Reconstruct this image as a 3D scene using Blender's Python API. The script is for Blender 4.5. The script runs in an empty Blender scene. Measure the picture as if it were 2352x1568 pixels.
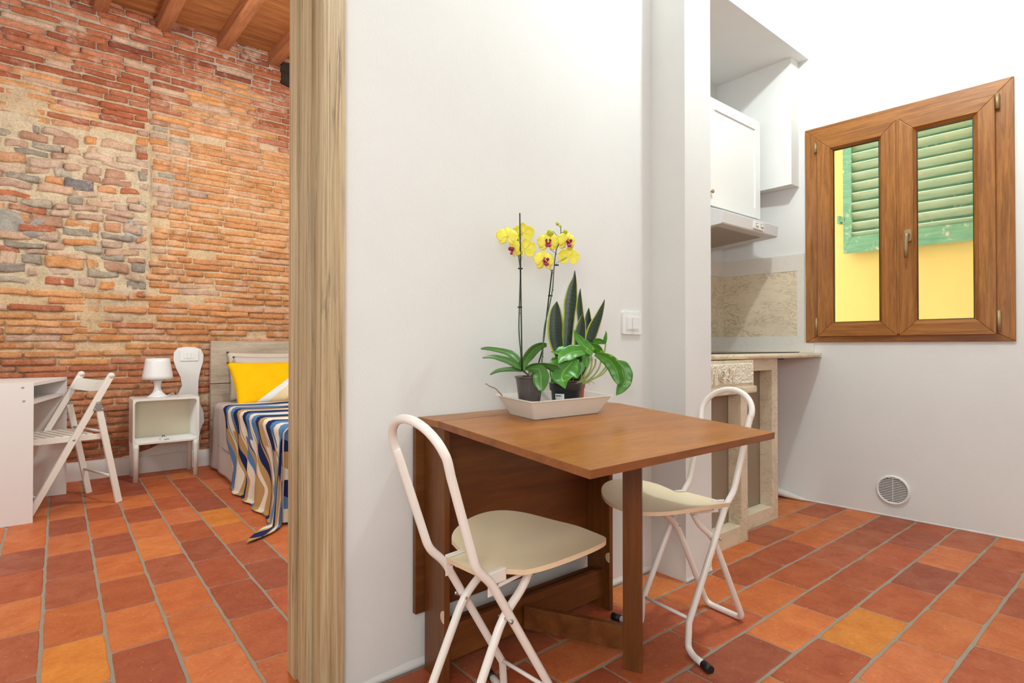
import bpy, bmesh, math, random
from mathutils import Vector, Matrix, noise
random.seed(7)
PI = math.pi
SC = bpy.context.scene
COL = SC.collection

# ------------------------------------------------------------------ camera
cam_d = bpy.data.cameras.new('camera'); cam = bpy.data.objects.new('camera', cam_d)
COL.objects.link(cam); SC.camera = cam
cam_d.sensor_width = 36.0; cam_d.lens = 1277 / 2352 * 36.0
cam_d.clip_start = 0.05; cam_d.clip_end = 60
cam.location = (0, 0, 0.9775)
cam.rotation_euler = (math.radians(90 + 0.516), 0, math.radians(-39.22))

# ------------------------------------------------------------------ world, lights, exposure
W = bpy.data.worlds.new('world'); SC.world = W; W.use_nodes = True
bg = W.node_tree.nodes['Background']; bg.inputs['Color'].default_value = (0.95, 0.97, 1.0, 1); bg.inputs['Strength'].default_value = 4.6
SC.view_settings.view_transform = 'Standard'; SC.view_settings.look = 'None'
SC.view_settings.gamma = 1.0; SC.view_settings.use_curve_mapping = False
SC.view_settings.exposure = 0.0
def lamp(name, kind, loc, power, color=(1, 1, 1), size=0.1, size_y=None, target=None, spot=None):
    d = bpy.data.lights.new(name, kind); d.energy = power; d.color = color
    if kind == 'AREA':
        d.size = size
        if size_y: d.shape = 'RECTANGLE'; d.size_y = size_y
    else:
        d.shadow_soft_size = size
    if spot: d.spot_size = math.radians(spot); d.spot_blend = 0.6
    o = bpy.data.objects.new(name, d); COL.objects.link(o); o.location = loc
    if target is not None:
        o.rotation_euler = (Vector(target) - Vector(loc)).to_track_quat('-Z', 'Y').to_euler()
    return o
lamp('kitchen_ceiling_light', 'POINT', (2.25, 0.72, 3.3), 85, (0.87, 0.98, 0.98), 0.05)
lamp('kitchen_fill_light', 'POINT', (-0.45, -0.3, 1.35), 70, (0.89, 0.98, 0.99), 0.3)  # unseen fill, added to brighten the lower white wall
lamp('bedroom_light', 'POINT', (0.95, 3.35, 2.55), 84, (0.90, 0.98, 0.97), 0.12)
lamp('bedroom_rear_light', 'AREA', (-1.6, 2.6, 2.5), 42, (0.90, 0.98, 0.97), 1.4, 1.2, (0.3, 5.0, 0.9))

# ------------------------------------------------------------------ colour and material helpers
def lin(c):
    return tuple(((v / 255) / 12.92 if v / 255 <= 0.04045 else ((v / 255 + 0.055) / 1.055) ** 2.4) for v in c)
def rgba(c): return (*lin(c), 1.0)
class NT:
    def __init__(s, name):
        s.m = bpy.data.materials.new(name); s.m.use_nodes = True
        s.t = s.m.node_tree; s.b = s.t.nodes['Principled BSDF']
        s.tc = s.t.nodes.new('ShaderNodeTexCoord')
    def n(s, kind, **kw):
        nd = s.t.nodes.new(kind)
        for k, v in kw.items():
            if k.startswith('_'): setattr(nd, k[1:], v)
            else:
                key = k.replace('__', ' ')
                nd.inputs[key].default_value = v
        return nd
    def l(s, a, b): s.t.links.new(a, b)
    def mapping(s, scale=(1, 1, 1), rot=(0, 0, 0), src='Object'):
        mp = s.t.nodes.new('ShaderNodeMapping'); mp.inputs['Scale'].default_value = scale; mp.inputs['Rotation'].default_value = rot
        s.l(s.tc.outputs[src], mp.inputs['Vector']); return mp.outputs['Vector']
    def noise(s, vec, scale, detail=4, rough=0.55, dist=0.0):
        nd = s.n('ShaderNodeTexNoise', Scale=scale, Detail=detail, Roughness=rough, Distortion=dist)
        s.l(vec, nd.inputs['Vector']); return nd.outputs['Fac']
    def ramp(s, fac, stops, interp='LINEAR'):
        nd = s.t.nodes.new('ShaderNodeValToRGB'); cr = nd.color_ramp; cr.interpolation = interp
        while len(cr.elements) < len(stops): cr.elements.new(0.5)
        for e, (p, c) in zip(cr.elements, stops):
            e.position = p; e.color = c if len(c) == 4 else (*c, 1)
        s.l(fac, nd.inputs['Fac']); return nd.outputs['Color']
    def mix(s, fac, a, b, mode='MIX'):
        nd = s.t.nodes.new('ShaderNodeMix'); nd.data_type = 'RGBA'; nd.blend_type = mode
        for sock, v in ((0, fac), (6, a), (7, b)):
            if hasattr(v, 'links'): s.l(v, nd.inputs[sock])
            else: nd.inputs[sock].default_value = v
        return nd.outputs[2]
    def math(s, op, a, b=0.0, c=0.0):
        nd = s.t.nodes.new('ShaderNodeMath'); nd.operation = op
        for i, v in enumerate((a, b, c)):
            if hasattr(v, 'links'): s.l(v, nd.inputs[i])
            else: nd.inputs[i].default_value = v
        return nd.outputs[0]
    def bump(s, h, strength=0.3, dist=0.01):
        nd = s.n('ShaderNodeBump', Strength=strength, Distance=dist); s.l(h, nd.inputs['Height'])
        s.l(nd.outputs['Normal'], s.b.inputs['Normal']); return nd
    def set(s, **kw):
        for k, v in kw.items():
            key = k.replace('__', ' ')
            if hasattr(v, 'links'): s.l(v, s.b.inputs[key])
            else: s.b.inputs[key].default_value = v
        return s
def plain(name, c, rough=0.5, metal=0.0, var=0.04, nscale=30, bump=0.0, spec=0.5):
    s = NT(name); f = s.noise(s.mapping(), nscale, 3)
    a = tuple(min(1, v * (1 + var)) for v in lin(c)) + (1,); b = tuple(v * (1 - var) for v in lin(c)) + (1,)
    s.set(Base__Color=s.mix(f, a, b), Roughness=rough, Metallic=metal); s.b.inputs['Specular IOR Level'].default_value = spec
    if bump: s.bump(s.noise(s.mapping(), nscale * 6, 4), bump, 0.002)
    return s.m
def wood(name, c1, c2, c3, scale=(6, 6, 0.6), rough=0.45, grain=24, bumpv=0.15, rot=(0, 0, 0), contrast=(0.3, 0.7), spec=0.5, streak=5.0, smix=0.5):
    s = NT(name); v = s.mapping(scale, rot)
    f = s.noise(v, 2.2, 5, 0.6, 0.6); g = s.noise(s.mapping(tuple(q * 3 for q in scale), rot), streak, 6, 0.7)
    col = s.ramp(f, [(contrast[0], rgba(c1)), (0.5, rgba(c2)), (contrast[1], rgba(c3))])
    g2 = s.ramp(g, [(0.35, (0.62, 0.58, 0.55)), (0.6, (1.05, 1.05, 1.05))])
    s.set(Base__Color=s.mix(smix, col, g2, 'MULTIPLY'), Roughness=rough); s.b.inputs['Specular IOR Level'].default_value = spec
    s.bump(g, bumpv, 0.003); return s.m
def plaster(name, c, bstr=0.35, mott=0.05):
    s = NT(name); v = s.mapping()
    big = s.noise(v, 1.3, 5, 0.6); f = s.noise(v, 150, 4, 0.6); g = s.noise(v, 22, 3)
    a = tuple(x * (1 - mott) for x in lin(c)) + (1,); b = rgba(c)
    s.set(Base__Color=s.ramp(big, [(0.35, a), (0.62, b)]), Roughness=0.9)
    h = s.math('ADD', s.math('MULTIPLY', f, 0.6), s.math('MULTIPLY', g, 0.35)); s.bump(h, bstr, 0.003); return s.m

M = {}
M['plaster'] = plaster('white_plaster', (233, 231, 228))
M['plaster_smooth'] = plaster('smooth_white_plaster', (238, 237, 234), 0.12)
def tile_mat():
    s = NT('terracotta'); at = s.n('ShaderNodeAttribute', _attribute_name='tint')
    v = s.mapping(); f = s.noise(v, 9, 6, 0.65, 0.4); g = s.noise(v, 70, 4, 0.7)
    col = s.mix(s.math('MULTIPLY', s.ramp(f, [(0.35, (0, 0, 0)), (0.7, (1, 1, 1))]), 0.5), at.outputs['Color'], s.mix(1.0, at.outputs['Color'], rgba((205, 150, 140)), 'MULTIPLY'))
    col = s.mix(1.0, col, s.ramp(g, [(0.3, (0.86, 0.84, 0.82)), (0.65, (1.06, 1.06, 1.06))]), 'MULTIPLY')
    sp = s.n('ShaderNodeTexVoronoi', Scale=42.0); s.l(v, sp.inputs['Vector'])
    spk = s.ramp(s.math('ADD', sp.outputs['Distance'], s.math('MULTIPLY', g, 0.10)), [(0.12, (1, 1, 1)), (0.165, (0, 0, 0))])
    col = s.mix(s.math('MULTIPLY', spk, 0.55), col, rgba((232, 178, 140)))
    sp2 = s.n('ShaderNodeTexVoronoi', Scale=19.0); s.l(s.mapping((1.0, 1.7, 1)), sp2.inputs['Vector'])
    pit = s.ramp(s.math('ADD', sp2.outputs['Distance'], s.math('MULTIPLY', g, 0.08)), [(0.06, (1, 1, 1)), (0.09, (0, 0, 0))])
    col = s.mix(s.math('MULTIPLY', pit, 0.6), col, rgba((88, 60, 45)))
    s.set(Base__Color=col, Roughness=s.ramp(f, [(0.3, (0.42,) * 3), (0.7, (0.62,) * 3)])); s.b.inputs['Specular IOR Level'].default_value = 0.35
    s.bump(s.math('ADD', g, s.math('MULTIPLY', f, 2.0)), 0.25, 0.003); return s.m
M['tile'] = tile_mat()
def brick_mat():
    s = NT('old_brick'); at = s.n('ShaderNodeAttribute', _attribute_name='tint')
    v = s.mapping(); f = s.noise(v, 14, 7, 0.7, 0.3); g = s.noise(v, 90, 5, 0.75); w = s.noise(s.mapping((1, 1, 2)), 3.5, 5, 0.6)
    col = s.mix(1.0, at.outputs['Color'], s.ramp(f, [(0.3, (0.78, 0.74, 0.70)), (0.62, (1.12, 1.1, 1.08))]), 'MULTIPLY')
    col = s.mix(1.0, col, s.ramp(g, [(0.32, (0.72, 0.7, 0.68)), (0.55, (1.05, 1.05, 1.05))]), 'MULTIPLY')
    col = s.mix(s.math('MULTIPLY', s.ramp(s.math('MULTIPLY', w, f), [(0.27, (0, 0, 0)), (0.40, (1, 1, 1))]), 0.6), col, rgba((226, 204, 180)))
    s.set(Base__Color=col, Roughness=0.95); s.b.inputs['Specular IOR Level'].default_value = 0.15
    s.bump(s.math('ADD', s.math('MULTIPLY', f, 1.6), s.math('MULTIPLY', g, 0.8)), 0.9, 0.012); return s.m
M['brick'] = brick_mat()
M['grout'] = plain('grey_grout', (156, 142, 124), 0.95, var=0.12, nscale=60, bump=0.5)
M['ceiling_wood'] = wood('ceiling_boards', (140, 82, 42), (166, 100, 54), (186, 120, 70), (0.8, 8, 8), 0.6, bumpv=0.3)
M['beam_wood'] = wood('beam_wood', (146, 88, 52), (172, 106, 66), (192, 126, 84), (9, 0.8, 9), 0.6, bumpv=0.35)
def door_mat():
    s = NT('weathered_door_wood'); f = s.noise(s.mapping((16, 16, 0.30)), 2.4, 5, 0.6, 0.5); g = s.noise(s.mapping((60, 60, 0.8)), 4.0, 6, 0.75); w = s.noise(s.mapping((30, 30, 1.0)), 2.0, 5, 0.7, 0.8); b = s.noise(s.mapping((5, 5, 0.9)), 1.6, 3)
    col = s.ramp(f, [(0.30, rgba((164, 134, 98))), (0.48, rgba((196, 168, 130))), (0.68, rgba((216, 194, 160)))])
    col = s.mix(1.0, col, s.ramp(g, [(0.36, (0.66, 0.62, 0.56)), (0.56, (1.04, 1.04, 1.03))]), 'MULTIPLY')
    wear = s.math('MULTIPLY', s.ramp(w, [(0.56, (0, 0, 0)), (0.66, (1, 1, 1))]), s.ramp(b, [(0.46, (0, 0, 0)), (0.58, (1, 1, 1))]))
    col = s.mix(s.math('MULTIPLY', wear, 0.7), col, rgba((92, 68, 44)))
    s.set(Base__Color=col, Roughness=0.42); s.bump(s.math('SUBTRACT', g, wear), 0.35, 0.004); return s.m
M['door_wood'] = door_mat()
M['oak'] = wood('golden_oak', (128, 76, 28), (160, 100, 40), (182, 120, 54), (26, 26, 1.6), 0.38, bumpv=0.06)
M['oak_h'] = wood('golden_oak_across', (128, 76, 28), (160, 100, 40), (182, 120, 54), (1.6, 26, 26), 0.38, bumpv=0.06)
M['table_top'] = wood('walnut_laminate_top', (152, 88, 22), (168, 100, 26), (182, 112, 32), (0.9, 6, 6), 0.33, bumpv=0.02, smix=0.6)  # lighter than the uprights: glossy reflection put into the colour
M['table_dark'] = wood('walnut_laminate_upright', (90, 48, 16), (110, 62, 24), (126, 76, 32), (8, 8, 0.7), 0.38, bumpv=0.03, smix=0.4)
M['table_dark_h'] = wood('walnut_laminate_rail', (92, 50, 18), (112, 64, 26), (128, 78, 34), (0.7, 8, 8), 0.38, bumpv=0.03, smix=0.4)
M['table_edge'] = wood('walnut_edge', (126, 74, 36), (144, 86, 44), (154, 94, 50), (1, 9, 9), 0.4, bumpv=0.02)
M['chair_paint'] = plain('cream_white_paint', (242, 234, 226), 0.28, var=0.02)
M['chair_seat'] = plain('cream_seat_laminate', (246, 228, 192), 0.38, var=0.02)
M['ply_edge'] = plain('beech_ply_edge', (226, 196, 160), 0.5, var=0.08, nscale=80)
M['black'] = plain('black_rubber', (26, 25, 25), 0.5, var=0.1)
M['black_gloss'] = plain('black_glass', (18, 18, 20), 0.12)
M['white_plastic'] = plain('white_plastic', (240, 239, 237), 0.3, var=0.01)
M['white_lacquer'] = plain('white_lacquer', (240, 239, 235), 0.35, var=0.01)
M['hood_paint'] = plain('hood_white_enamel', (222, 221, 222), 0.35, var=0.01)
M['filter'] = plain('filter_metal', (188, 178, 166), 0.5, 0.1)
M['dark_gap'] = plain('dark_void', (46, 36, 30), 0.9)
M['brass'] = plain('brushed_brass', (168, 142, 104), 0.5, 0.55)
M['steel'] = plain('zinc_steel', (190, 188, 184), 0.35, 0.9)
M['white_wood'] = plain('white_painted_wood', (238, 232, 222), 0.5, var=0.03, nscale=20)
M['desk_white'] = plain('white_melamine', (232, 226, 222), 0.45, var=0.01)
M['tray'] = plain('ivory_plastic', (228, 220, 210), 0.35, var=0.01)
def marble(name, c, vein, vs=5.0, amt=0.7, bumpv=0.05, rough=0.35, vw=(0.0, 0.035)):
    s = NT(name); v = s.mapping((1, 1, 1.8)); f = s.noise(v, 4, 6, 0.6, 0.8); n2 = s.noise(v, vs, 8, 0.72, 1.6)
    d = s.math('ABSOLUTE', s.math('SUBTRACT', n2, 0.5)); gate = s.ramp(s.noise(v, 7.0, 4, 0.6), [(0.42, (0, 0, 0)), (0.56, (1, 1, 1))])
    m_ = s.math('MULTIPLY', s.ramp(d, [(vw[0], (1, 1, 1)), (vw[1], (0, 0, 0))]), gate)
    base = s.ramp(f, [(0.3, tuple(q * 0.88 for q in lin(c)) + (1,)), (0.7, rgba(c))])
    s.set(Base__Color=s.mix(s.math('MULTIPLY', m_, amt), base, rgba(vein)), Roughness=rough)
    s.bump(s.noise(s.mapping(), 120, 4), bumpv, 0.002); return s.m
M['marble'] = marble('botticino_marble', (230, 212, 182), (120, 86, 56), 9.0, 0.8, 0.04, 0.3, (0.0, 0.022))
M['stone'] = marble('cream_stone', (230, 212, 184), (138, 104, 70), 11.0, 0.7, 0.3, 0.5, (0.0, 0.02))
M['stone_grey'] = plain('bush_hammered_border', (226, 218, 208), 0.8, var=0.06, nscale=50, bump=0.7)
M['stone_rough'] = plain('pitted_limestone', (236, 226, 208), 0.9, var=0.08, nscale=60, bump=0.9)
M['infill'] = plain('grey_brown_panel', (150, 132, 112), 0.6, var=0.06, nscale=6)
M['facade'] = plaster('yellow_facade', (244, 216, 130), 0.3, 0.07)
def shutter_mat(name, c1, c2):
    s = NT(name); v = s.mapping(); f = s.noise(v, 16, 6, 0.7); g = s.noise(s.mapping((1, 1, 6)), 6, 4)
    c = s.ramp(g, [(0.3, rgba(c1)), (0.7, rgba(c2))])
    s.set(Base__Color=s.mix(s.ramp(f, [(0.58, (0, 0, 0)), (0.68, (1, 1, 1))]), c, rgba((222, 214, 184))), Roughness=0.6); s.bump(f, 0.3, 0.004); return s.m
M['shutter'] = shutter_mat('worn_green_paint', (96, 158, 124), (132, 186, 152))
M['louver'] = shutter_mat('sunlit_green_paint', (168, 206, 178), (206, 224, 196))  # slats paler than the frame: strong sunlight put into their colour
def glass_mat():
    s = NT('window_glass'); t = s.t
    tr = t.nodes.new('ShaderNodeBsdfTransparent'); gl = t.nodes.new('ShaderNodeBsdfGlossy'); gl.inputs['Roughness'].default_value = 0.02
    fr = t.nodes.new('ShaderNodeFresnel'); fr.inputs['IOR'].default_value = 1.45
    mx = t.nodes.new('ShaderNodeMixShader'); s.l(fr.outputs[0], mx.inputs[0]); s.l(tr.outputs[0], mx.inputs[1]); s.l(gl.outputs[0], mx.inputs[2])
    s.l(mx.outputs[0], t.nodes['Material Output'].inputs['Surface']); return s.m
M['glass'] = glass_mat()

# ------------------------------------------------------------------ object helpers
def tag(o, label=None, cat=None, group=None, kind=None):
    if label: o['label'] = label
    if cat: o['category'] = cat
    if group: o['group'] = group
    if kind: o['kind'] = kind
    return o
def empty(name, loc=(0, 0, 0), rz=0.0, label=None, cat=None, group=None, kind=None):
    o = bpy.data.objects.new(name, None); COL.objects.link(o); o.location = loc; o.rotation_euler = (0, 0, rz)
    o.empty_display_size = 0.05
    return tag(o, label, cat, group, kind)
class MB:
    def __init__(s): s.bm = bmesh.new(); s.uv = None; s.mi = 0
    def _m(s, faces):
        for f in faces: f.material_index = s.mi
    def box(s, x0, x1, y0, y1, z0, z1, bev=0.0, rot=None, piv=None):
        v = [s.bm.verts.new((x, y, z)) for x in (x0, x1) for y in (y0, y1) for z in (z0, z1)]
        q = [(0, 1, 3, 2), (4, 6, 7, 5), (0, 4, 5, 1), (2, 3, 7, 6), (0, 2, 6, 4), (1, 5, 7, 3)]
        fs = [s.bm.faces.new([v[i] for i in a]) for a in q]; s._m(fs)
        if bev:
            es = list({e for f in fs for e in f.edges})
            r = bmesh.ops.bevel(s.bm, geom=es, offset=bev, segments=2, profile=0.7, affect='EDGES')
            v = [x for x in r['verts']]; s._m(r['faces'])
        if rot is not None:
            M4 = Matrix.Translation(piv) @ rot @ Matrix.Translation(-Vector(piv))
            for x in set(v): x.co = M4 @ x.co
        return s
    def obox(s, p0, p1, w, h, up=(0, 0, 1), bev=0.0):
        """bar from p0 to p1, width w across, height h along up"""
        p0 = Vector(p0); p1 = Vector(p1); d = (p1 - p0); L = d.length; d.normalize()
        a = d.cross(Vector(up)).normalized(); u = a.cross(d).normalized()
        mt = Matrix((a, d, u)).transposed().to_4x4(); mt.translation = p0
        b2 = MB(); b2.box(-w / 2, w / 2, 0, L, -h / 2, h / 2, bev)
        s.merge(b2, mt); return s
    def merge(s, o, mt=Matrix.Identity(4)):
        mp = {}
        for v in o.bm.verts: mp[v] = s.bm.verts.new(mt @ v.co)
        for f in o.bm.faces:
            try: nf = s.bm.faces.new([mp[v] for v in f.verts]); nf.material_index = f.material_index or s.mi; nf.smooth = f.smooth
            except ValueError: pass
        return s
    def tube(s, pts, r, seg=12, cap=True, flat=1.0):
        pts = [Vector(p) for p in pts]; rings = []; n = len(pts); rs = r if isinstance(r, (list, tuple)) else [r] * n
        t = (pts[1] - pts[0]).normalized(); a = t.orthogonal().normalized()
        for i, p in enumerate(pts):
            if 0 < i < n - 1: t2 = ((pts[i + 1] - p).normalized() + (p - pts[i - 1]).normalized()).normalized()
            elif i == 0: t2 = (pts[1] - p).normalized()
            else: t2 = (p - pts[i - 1]).normalized()
            a = (a - t2 * a.dot(t2)).normalized(); b = t2.cross(a)
            rings.append([s.bm.verts.new(p + a * math.cos(2 * PI * k / seg) * rs[i] + b * math.sin(2 * PI * k / seg) * rs[i] * flat) for k in range(seg)])
        fs = []
        for i in range(n - 1):
            for k in range(seg):
                f = s.bm.faces.new((rings[i][k], rings[i][(k + 1) % seg], rings[i + 1][(k + 1) % seg], rings[i + 1][k])); f.smooth = True; fs.append(f)
        if cap: fs.append(s.bm.faces.new(rings[0][::-1])); fs.append(s.bm.faces.new(rings[-1]))
        s._m(fs); return s
    def lathe(s, prof, c=(0, 0, 0), seg=32, smooth=True, axis='z'):
        rings = []
        for r, z in prof:
            ring = []
            for k in range(seg):
                x = r * math.cos(2 * PI * k / seg); y = r * math.sin(2 * PI * k / seg)
                p = {'z': (x, y, z), 'y': (x, z, y), 'x': (z, x, y)}[axis]
                ring.append(s.bm.verts.new((c[0] + p[0], c[1] + p[1], c[2] + p[2])))
            rings.append(ring)
        for i in range(len(rings) - 1):
            for k in range(seg):
                f = s.bm.faces.new((rings[i][k], rings[i][(k + 1) % seg], rings[i + 1][(k + 1) % seg], rings[i + 1][k])); f.smooth = smooth; f.material_index = s.mi
        for ring in (rings[0], rings[-1]):
            try: f = s.bm.faces.new(ring); f.material_index = s.mi
            except ValueError: pass
        return s
    def prism(s, poly, a0, a1, axis='y'):
        """polygon (u,v) extruded along axis"""
        def P(u, v, w): return {'y': (u, w, v), 'x': (w, u, v), 'z': (u, v, w)}[axis]
        A = [s.bm.verts.new(P(u, v, a0)) for u, v in poly]; B = [s.bm.verts.new(P(u, v, a1)) for u, v in poly]
        fs = [s.bm.faces.new(A), s.bm.faces.new(B[::-1])]
        n = len(A)
        for i in range(n): fs.append(s.bm.faces.new((A[i], B[i], B[(i + 1) % n], A[(i + 1) % n])))
        s._m(fs); return s
    def grid(s, fn, nu, nv, smooth=True, uvfn=None):
        V = [[s.bm.verts.new(fn(i / nu, j / nv)) for j in range(nv + 1)] for i in range(nu + 1)]
        if s.uv is None: s.uv = s.bm.loops.layers.uv.new('UVMap')
        for i in range(nu):
            for j in range(nv):
                q = ((i, j), (i + 1, j), (i + 1, j + 1), (i, j + 1))
                try: f = s.bm.faces.new([V[a][b] for a, b in q])
                except ValueError: continue
                f.smooth = smooth; f.material_index = s.mi
                for lp, (a, b) in zip(f.loops, q): lp[s.uv].uv = (uvfn(a / nu, b / nv) if uvfn else (a / nu, b / nv))
        return s
    def sphere(s, c, r, sc=(1, 1, 1), seg=16):
        n = seg // 2
        s.lathe([(max(1e-4, r * math.sin(PI * i / n)) * 1.0, -r * math.cos(PI * i / n) * sc[2]) for i in range(n + 1)], c, seg); return s
    def build(s, name, mat, parent=None, fix=True):
        if fix: bmesh.ops.recalc_face_normals(s.bm, faces=s.bm.faces)
        me = bpy.data.meshes.new(name); s.bm.to_mesh(me); s.bm.free()
        for m_ in (mat if isinstance(mat, (list, tuple)) else [mat]): me.materials.append(m_)
        o = bpy.data.objects.new(name, me); COL.objects.link(o)
        if parent: o.parent = parent
        return o
def bx(name, mat, parent, *a, **k):
    return MB().box(*a, **k).build(name, mat, parent)
def rounded(poly, r, n=5):
    """round the corners of a closed polygon"""
    out = []; m_ = len(poly)
    for i in range(m_):
        p0 = Vector(poly[i - 1]); p = Vector(poly[i]); p1 = Vector(poly[(i + 1) % m_])
        a = (p0 - p); b = (p1 - p); rr = min(r, a.length * 0.49, b.length * 0.49); a = p + a.normalized() * rr; b = p + b.normalized() * rr
        for k in range(n + 1):
            t = k / n; out.append(tuple(a * (1 - t) ** 2 + p * 2 * t * (1 - t) + b * t * t))
    return out
def bend(pts, r, n=6):
    """polyline with rounded corners, 3D"""
    pts = [Vector(p) for p in pts]; out = [pts[0]]
    for i in range(1, len(pts) - 1):
        a = pts[i - 1] - pts[i]; b = pts[i + 1] - pts[i]; rr = min(r if not isinstance(r, (list, tuple)) else r[i - 1], a.length * 0.48, b.length * 0.48)
        A = pts[i] + a.normalized() * rr; B = pts[i] + b.normalized() * rr
        for k in range(n + 1):
            t = k / n; out.append(A * (1 - t) ** 2 + pts[i] * 2 * t * (1 - t) + B * t * t)
    out.append(pts[-1]); return out
def spline(pts, n=6):
    pts = [Vector(p) for p in pts]; out = []
    for i in range(len(pts) - 1):
        p0 = pts[max(i - 1, 0)]; p1 = pts[i]; p2 = pts[i + 1]; p3 = pts[min(i + 2, len(pts) - 1)]
        for k in range(n):
            t = k / n
            out.append(0.5 * ((2 * p1) + (p2 - p0) * t + (2 * p0 - 5 * p1 + 4 * p2 - p3) * t * t + (3 * p1 - p0 - 3 * p2 + p3) * t ** 3))
    out.append(pts[-1]); return out
def copy_tree(o, parent=None):
    c = o.copy(); COL.objects.link(c); c.parent = parent
    for ch in [x for x in bpy.data.objects if x.parent == o]: copy_tree(ch, c)
    return c

# ================================================================== SETTING
YA, XP, YP = 1.508, 2.215, 1.335          # white wall plane, pillar end, pillar front
def struct(o, label=None): o['kind'] = 'structure'; return o

# ---- floor: every terracotta tile modelled over a grout bed
PALO = [(214, 124, 66), (208, 118, 62), (202, 112, 58), (216, 130, 68), (208, 120, 70)]
PALR = [(180, 94, 56), (172, 88, 54), (188, 98, 60), (164, 88, 60), (184, 96, 54), (178, 98, 64)]
PALY = [(220, 138, 54)]
TK = [(2.15,0.72,'Y'),(2.21,1.03,'O'),(3.17,1.43,'O'),(2.32,0.66,'O'),(2.36,0.58,'O'),(2.01,0.56,'O'),(2.53,0.43,'O'),(2.19,1.07,'O'),(1.96,1.38,'O'),(2.47,1.36,'O'),(2.12,1.25,'O'),(3.66,0.59,'O'),(3.38,1.26,'O'),(3.58,1.19,'O'),(3.09,1.20,'O'),(1.95,1.32,'O'),(2.00,0.89,'O'),(3.20,0.73,'O'),(2.73,0.56,'O'),(2.33,0.89,'R'),(2.79,0.70,'R'),(2.89,1.07,'R'),(2.69,0.93,'R'),(3.22,1.02,'R'),(3.52,1.40,'R'),(3.43,0.90,'R'),(3.50,0.74,'R'),(3.16,0.57,'R'),(2.47,0.73,'R'),(2.94,1.40,'R'),(1.90,1.01,'R'),(2.02,1.02,'R'),(1.62,1.09,'R'),(1.70,0.91,'R'),(2.19,0.38,'R'),(2.27,1.24,'R'),(2.72,1.27,'R'),(1.66,1.17,'R'),(2.71,1.24,'R'),(1.89,0.75,'R'),(2.58,1.11,'R'),(3.63,0.90,'R'),(3.05,0.90,'R'),(2.93,1.44,'R'),(2.86,0.44,'R')]
TB = [(0.05,2.21,'Y'),(0.74,3.64,'Y'),(-0.10,2.77,'O'),(0.04,2.58,'O'),(0.21,3.05,'O'),(0.22,2.38,'O'),(0.39,2.20,'O'),(0.38,3.28,'O'),(0.42,3.52,'O'),(0.73,3.24,'O'),(0.91,2.98,'O'),(0.39,1.89,'O'),(0.38,2.52,'O'),(0.04,3.59,'O'),(0.56,3.79,'O'),(0.56,4.47,'O'),(0.04,4.32,'O'),(0.22,3.72,'O'),(0.44,4.34,'O'),(0.51,1.79,'O'),(0.26,4.41,'O'),(-0.14,3.79,'O'),(-0.13,3.45,'R'),(-0.11,3.04,'R'),(0.04,2.91,'R'),(0.03,3.95,'R'),(0.21,3.35,'R'),(0.21,2.72,'R'),(0.39,2.92,'R'),(0.55,3.41,'R'),(0.58,2.39,'R'),(0.73,2.86,'R'),(0.72,2.53,'R'),(0.57,2.71,'R'),(0.22,2.02,'R'),(0.39,3.92,'R'),(0.54,2.02,'R'),(-0.10,2.33,'R'),(0.04,4.63,'R'),(0.72,4.24,'R'),(0.22,4.10,'R'),(0.90,3.68,'R'),(0.39,4.34,'R'),(0.71,3.95,'R'),(0.56,3.11,'R')]
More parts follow.
